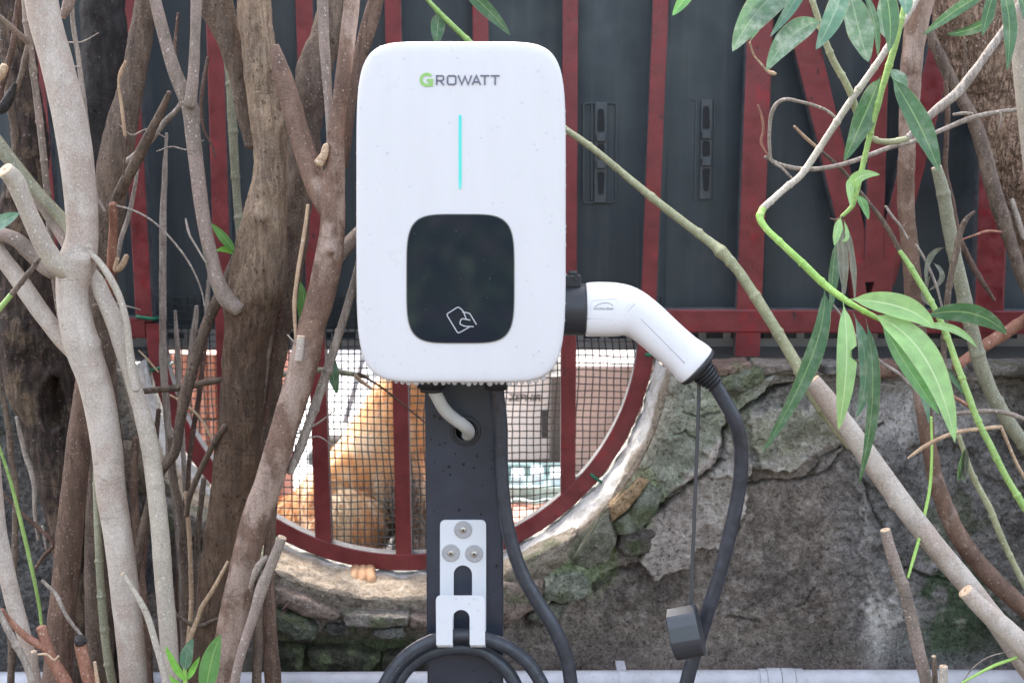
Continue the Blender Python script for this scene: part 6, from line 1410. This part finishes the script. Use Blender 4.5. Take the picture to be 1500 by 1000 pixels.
for xa_, xb_ in ((640, 663), (689, 711)):
    a = W(xa_, 944, YH2); b = W(xb_, 944, YH2); zb_ = a.z; V = []
    for k in range(13):
        an = math.pi * k / 12; yy = (YH + YH2) / 2 + .0015 - math.cos(an) * (YH - YH2) / 2 - .0; zz = zb_ - math.sin(an) * .008
        V += [(a.x, yy, zz), (b.x, yy, zz), (a.x, yy, zz + .0026), (b.x, yy, zz + .0026)]
    F = [(k * 4, k * 4 + 1, k * 4 + 5, k * 4 + 4) for k in range(12)] + [(k * 4 + 2, k * 4 + 6, k * 4 + 7, k * 4 + 3) for k in range(12)] + [(k * 4, k * 4 + 4, k * 4 + 6, k * 4 + 2) for k in range(12)] + [(k * 4 + 1, k * 4 + 3, k * 4 + 7, k * 4 + 5) for k in range(12)]
    mk('hook_bend', V, F, M['whitemetal'], hk)
for (px, py) in ((678.5, 775), (660.5, 809), (694.5, 810)):
    w = W(px, py, YH); m = MB(); r_ = S(13.2, YH); m.rod([(w.x, YH + .0001, w.z), (w.x, YH - .0016, w.z), (w.x, YH - .0024, w.z)], [r_, r_, r_ * .93], 40); o = m.build('washer', M['washer'], hk)
    m = MB(); m.rod([(w.x, YH - .0024, w.z), (w.x, YH - .0040, w.z), (w.x, YH - .0046, w.z)], [S(5, YH), S(4.4, YH), S(2.6, YH)], 20); m.build('screw_head', M['screwm'], o, sm=False)
    m = MB(); q = S(2.2, YH); m.box(w.x - q, w.x + q, YH - .0049, YH - .0045, w.z - q * .25, w.z + q * .25); m.box(w.x - q * .25, w.x + q * .25, YH - .0051, YH - .0046, w.z - q, w.z + q); m.build('screw_slot', M['slot'], o)
V, F = [], []
for (px, py) in [(668, 877), (677, 876), (687, 884), (694, 877), (698, 878), (644, 905), (652, 911), (691, 918), (706, 935), (690, 920), (700, 893)]:
    w = W(px, py, YH2); drop_mesh((w.x, YH2, w.z), (0, -1, 0), random.uniform(.0011, .0020), V, F, .35)
for (px, py) in [(655, 945), (693, 945), (711, 944)]:
    w = W(px, py, YH2); drop_mesh((w.x, YH2 + .0014, w.z), (0, 0, -1), .0032, V, F, 1.0)
mk('water_drops', V, F, M['water'], hk, kind='stuff')

# ------------------------------------------------------------------ charging plug
YG = 1.552
plug = thing('charging_plug', 'white pistol-shaped charging plug docked in the charger\'s right side', 'plug', tuple(W(860, 455, YG)))
path = [(858, 453.5, 38.5), (862, 453.5, 39.2), (872, 453, 39.6), (888, 453, 39.6), (902, 453.5, 39), (915, 455, 37.5), (926, 458.5, 35.3), (937, 464.5, 33.2), (948, 472.5, 32.0), (960, 483, 31.3), (975, 496.5, 30.8), (990, 509.5, 30.6), (1002, 520, 31.2), (1009, 526, 32.8), (1014, 530.5, 33.6), (1019, 535, 33.6)]
P = np.array([[*W(a, b, YG), S(r_, YG)] for a, b, r_ in path]); C = catmull(P, .0022)
T, Nn, Bn = frames(C[:, :3]); ns = 56; a = np.linspace(0, 2 * np.pi, ns, endpoint=False)
# squarish oval section: superellipse
ca, sa = np.cos(a), np.sin(a); ex = 2 / 2.5; cs = np.sign(ca) * np.abs(ca)**ex; ss = np.sign(sa) * np.abs(sa)**ex
X = C[:, None, :3] + C[:, 3][:, None, None] * (cs[None, :, None] * Nn[:, None, :] * .84 + ss[None, :, None] * Bn[:, None, :])
X = X.reshape(-1, 3); n = len(C); i = np.arange(n * ns).reshape(n, ns); j = np.roll(i, -1, 1); Q = np.stack([i[:-1].ravel(), j[:-1].ravel(), j[1:].ravel(), i[1:].ravel()], 1).tolist()
Q += [tuple(i[0][::-1].tolist()), tuple(i[-1].tolist())]
mk('grip', X, Q, M['whitegrip'], plug)
def on_grip(px, py, off=.0006):
    """point on the viewer side of the grip under a given pixel"""
    w0 = np.array(W(px, py, YG)); d = np.linalg.norm(C[:, [0, 2]] - w0[[0, 2]], axis=1); k = int(d.argmin()); v = w0 - C[k, :3]; s_ = float(v @ Bn[k]) / C[k, 3]; s_ = max(-.97, min(.97, s_))
    q = (1 - abs(s_)**2.5) ** (1 / 2.5) * .84 * C[k, 3]; y = YG - q
    w = W(px, py, y); return (w.x, y - off, w.z)
def ridge(pts, r_, name, mat, n=6):
    out = []
    for p, q in zip(pts[:-1], pts[1:]):
        for t in np.linspace(0, 1, n, endpoint=False): out.append(on_grip(p[0] + (q[0] - p[0]) * t, p[1] + (q[1] - p[1]) * t, -.0002))
    out.append(on_grip(*pts[-1], -.0002)); MB().rod(out, r_, 6).build(name, mat, plug, sm=True)
ridge([(860, 466.5), (885, 466.5), (908, 467), (914, 463), (922, 453), (930, 445)], .0007, 'seam_line', M['seam'])
ridge([(860, 460.5), (885, 460.5), (905, 461), (911, 457), (919, 447), (926, 441)], .0005, 'seam_line', M['whitegrip'])
ridge([(938, 466), (955, 483), (975, 503), (996, 524), (1003, 531)], .0007, 'seam_line', M['seam'])
ridge([(866, 443), (866, 455), (869, 459), (900, 459), (904, 455), (905, 441), (901, 437), (870, 439), (866, 443)], .00035, 'logo_frame', M['whitegrip'])
# logo: car outline over the name
ridge([(871, 450), (876, 446), (883, 443.5), (891, 443.5), (896, 446), (898, 448.5)], .00045, 'logo_outline', M['printgrey'], 4)
def grip_text(body, px, py, size, mat):
    c = bpy.data.curves.new('t', 'FONT'); c.body = body; c.size = size; c.offset = .00006; o = bpy.data.objects.new('t', c); COL.objects.link(o); bpy.context.view_layer.update()
    me = bpy.data.meshes.new_from_object(o.evaluated_get(bpy.context.evaluated_depsgraph_get())); V = []
    for v in me.vertices:
        q = on_grip(px + v.co.x / S(1, YG), py - v.co.y / S(1, YG), .0003); V.append(q)
    F = [tuple(p.vertices) for p in me.polygons]; bpy.data.objects.remove(o); mk('lettering', V, F, mat, plug, smooth_=False)
grip_text('workersbee', 869.5, 453.6, .0048, M['printgrey'])
# black end and ribbed strain relief
dirw = C[-1, :3] - C[-6, :3]; dirw /= np.linalg.norm(dirw); e0 = C[-1, :3]; R0 = C[-1, 3]
prof = [(0, 1.0), (.002, 1.02), (.005, 1.0), (.007, .9), (.009, .6)]
m = MB(); m.rod([e0 + dirw * d for d, _ in prof], [R0 * f for _, f in prof], 36, sy=.86); m.build('end_cap', M['blackpl'], plug, sm=True)
m = MB(); PP = []; RR = []
cab = [W(1034, 552, YG), W(1046, 562, YG)]
s0 = e0 + dirw * .008; s1 = np.array(W(1050, 566, YG)); 
for k in range(6):
    t0 = k / 6; a_ = s0 + (s1 - s0) * (t0 + .02); b_ = s0 + (s1 - s0) * (t0 + .125); r_ = .0165 - .0075 * t0
    PP += [a_, a_ + (b_ - a_) * .2, b_ - (b_ - a_) * .2, b_]; RR += [r_ * .86, r_, r_ * .98, r_ * .84]
m.rod(PP, RR, 24); m.build('strain_relief', M['blackpl'], plug, sm=False)
# drops on the grip
V, F = [], []
for _ in range(46):
    k = random.randint(3, n - 4); s_ = random.uniform(-.98, .5); q = (1 - abs(s_)**2.5) ** (1 / 2.5)
    if q < .1: continue
    p = C[k, :3] + Nn[k] * q * .84 * C[k, 3] * (1 if Nn[k][1] < 0 else -1) + Bn[k] * s_ * C[k, 3]; nn = p - C[k, :3]; nn[1] *= 1.3; drop_mesh(p, nn, random.uniform(.0006, .0012), V, F, .35, 8, 3)
mk('water_drops', V, F, M['water'], plug, kind='stuff')
# strap and dust cap
pa = W(1024, 556, YG + .004); pts_ = [(1024, 556), (1023, 600), (1020, 680), (1017, 760), (1014, 830), (1012, 888)]
P = catmull([[*W(a, b, YG + .002 - .002 * k), .0022] for k, (a, b) in enumerate(pts_)], .008); Vs, Fs = sweep(P, 8, .35); mk('strap', Vs, Fs + [tuple(range(8))[::-1]], M['strap'], plug)
YD = 1.532; ax = (W(1015, 885, YD) - W(973, 895, YD)); axl = ax.length; ax.normalize(); perp = Vector((ax.z, 0, -ax.x)); 
mid0 = W(983.5, 931, YD); r_ = S(37.5, YD)
V = []; F = []; ax = Vector((ax.x, -.17, ax.z)).normalized(); mid0 = W(984, 930, YD); fy = ax.cross(perp).normalized(); fy = fy if fy.y > 0 else -fy
sec = [(math.cos(t), -math.sin(t)) for t in np.linspace(-math.pi * .5, math.pi * .52, 30)] + [(-.25, -.93), (-.6, -.80), (-.93, -.62), (-1.0, -.55), (-1.0, -.3), (-1.0, .3), (-.93, .5), (-.5, .85)]
ns = len(sec); prof = [(0, .2), (0, .96), (.025, 1.0), (.975, 1.0), (1.0, .96), (1.0, .2)]
for (s_, f) in prof:
    for (cu, cw) in sec: V.append(tuple(mid0 + ax * (axl * s_) + perp * (r_ * f * cu) + fy * (r_ * f * cw)))
for q in range(len(prof) - 1):
    for k in range(ns): F.append((q * ns + k, q * ns + (k + 1) % ns, (q + 1) * ns + (k + 1) % ns, (q + 1) * ns + k))
F += [tuple(range(ns)), tuple(range((len(prof) - 1) * ns, len(prof) * ns))]
cap_ = mk('dust_cap', V, F, M['capm'], plug, smooth_=False)
V, F = [], []
for _ in range(26):
    an = random.uniform(.12, .42) * math.pi; s_ = random.uniform(.15, .85); nn = perp * math.cos(an) - fy * math.sin(an); c = mid0 + ax * (axl * s_) + nn * r_; drop_mesh(np.array(c), nn, random.choice([.0006, .0009, .0013]), V, F, .6, 8, 3)
mk('water_drops', V, F, M['water'], cap_, kind='stuff')

# ------------------------------------------------------------------ charging cable: plug, coil on the hook, back up to the charger
t = thing('charging_cable', 'thick black charging cable hanging from the plug and looped over the hook', 'cable', tuple(W(1045, 562, YG)))
R_ = .0088
cp_ = [(1046, 562, YG), (1060, 585, YG), (1075, 612, YG), (1084, 645, YG + .005), (1085, 690, YG + .01), (1079, 735, YG + .012), (1068, 785, YG + .012), (1054, 840, YG + .012), (1040, 885, YG + .012), (1026, 930, YG + .014), (1012, 975, YG + .014), (1000, 1020, YG + .012),
       (960, 1120, 1.56), (880, 1230, 1.56), (760, 1290, 1.57), (640, 1270, 1.585), (560, 1180, 1.59), (540, 1080, 1.59), (560, 1010, 1.597), (590, 965, 1.604), (628, 940, 1.607), (675, 930, 1.608), (722, 938, 1.607), (765, 962, 1.605), (793, 1000, 1.60), (812, 1060, 1.59), (800, 1160, 1.60), (730, 1240, 1.61), (640, 1220, 1.61), (575, 1130, 1.60), (570, 1050, 1.605), (582, 1000, 1.61),
       (600, 975, 1.616), (632, 955, 1.619), (675, 948, 1.62), (710, 955, 1.619), (745, 985, 1.612), (775, 1060, 1.61), (810, 1150, 1.60), (838, 1100, 1.595), (838, 1020, 1.59), (830, 965, 1.59), (812, 920, 1.592), (787, 880, 1.595), (765, 840, 1.598), (748, 790, 1.60), (738, 735, 1.60), (734, 680, 1.598), (733, 620, 1.592), (728, 575, 1.587), (727, 560, 1.585)]
P = [[*W(a, b, y), R_] for a, b, y in cp_]; C2 = catmull(P, .004); Vs, Fs = sweep(C2, 22); mk('sheath', Vs, Fs, M['cable'], t)
# faint printed marks on the loop
PJ = PROJ(C2[:, :3]); ids = [k for k in range(len(C2)) if 555 < PJ[k, 0] < 618 and 938 < PJ[k, 1] < 1000 and C2[k, 1] < 1.609]
T2, N2, B2 = frames(C2[:, :3]); m = MB()
for k in ids:
    for dd in (-.0011, .0, .0011):
        if random.random() < .55:
            c = C2[k, :3] + T2[k] * dd; out_ = np.array([0, -1, 0]) ; out_ = out_ - T2[k] * (out_ @ T2[k]); out_ /= np.linalg.norm(out_); sd_ = np.cross(T2[k], out_)
            b = c + (out_ * .97 + sd_ * .2) * R_ * 1.005; h_ = random.uniform(.0006, .0011); m.add([b - sd_ * h_ - T2[k] * .0003, b + sd_ * h_ - T2[k] * .0003, b + sd_ * h_ + T2[k] * .0003, b - sd_ * h_ + T2[k] * .0003], [(0, 1, 2, 3)])
if m.V: m.build('print', M['cableprint'], t)
V, F = [], []
for _ in range(45):
    k = random.randint(5, len(C2) - 5); an = random.uniform(-.9, .9); o_ = np.array([0, -1, 0]) - T2[k] * (np.array([0, -1, 0]) @ T2[k]); o_ /= np.linalg.norm(o_); sd_ = np.cross(T2[k], o_); nn = o_ * math.cos(an) + sd_ * math.sin(an)
    drop_mesh(C2[k, :3] + nn * R_, nn, random.uniform(.0008, .0018), V, F, .6, 8, 3)
mk('water_drops', V, F, M['water'], t, kind='stuff')

# ------------------------------------------------------------------ hedge added behind the viewpoint to darken reflections; itself out of view
hv, hf = [], []
cl = [np.array([rng.uniform(-6, 6), rng.uniform(-5.2, -4.2), rng.uniform(.1, 2.6)]) for _ in range(150)]
for _ in range(14000):
    c0_ = cl[int(rng.integers(0, len(cl)))]; c = c0_ + rng.normal(0, .22, 3); c[2] = max(.02, c[2]); d = rng.normal(0, 1, 3); d /= np.linalg.norm(d); e = np.cross(d, rng.normal(0, 1, 3)); e /= np.linalg.norm(e) + 1e-9; k = len(hv)
    hv += [c - d * .09, c + e * .03, c + d * .09, c - e * .03]; hf.append((k, k + 1, k + 2, k + 3))
mk('reflection_hedge', np.array(hv), hf, M['lf_dark'], None, uv=np.tile([[.5, 0], [1, .5], [.5, 1], [0, .5]], (14000, 1)), kind='stuff')

for o in bpy.data.objects:
    if '_o' in o: del o['_o']
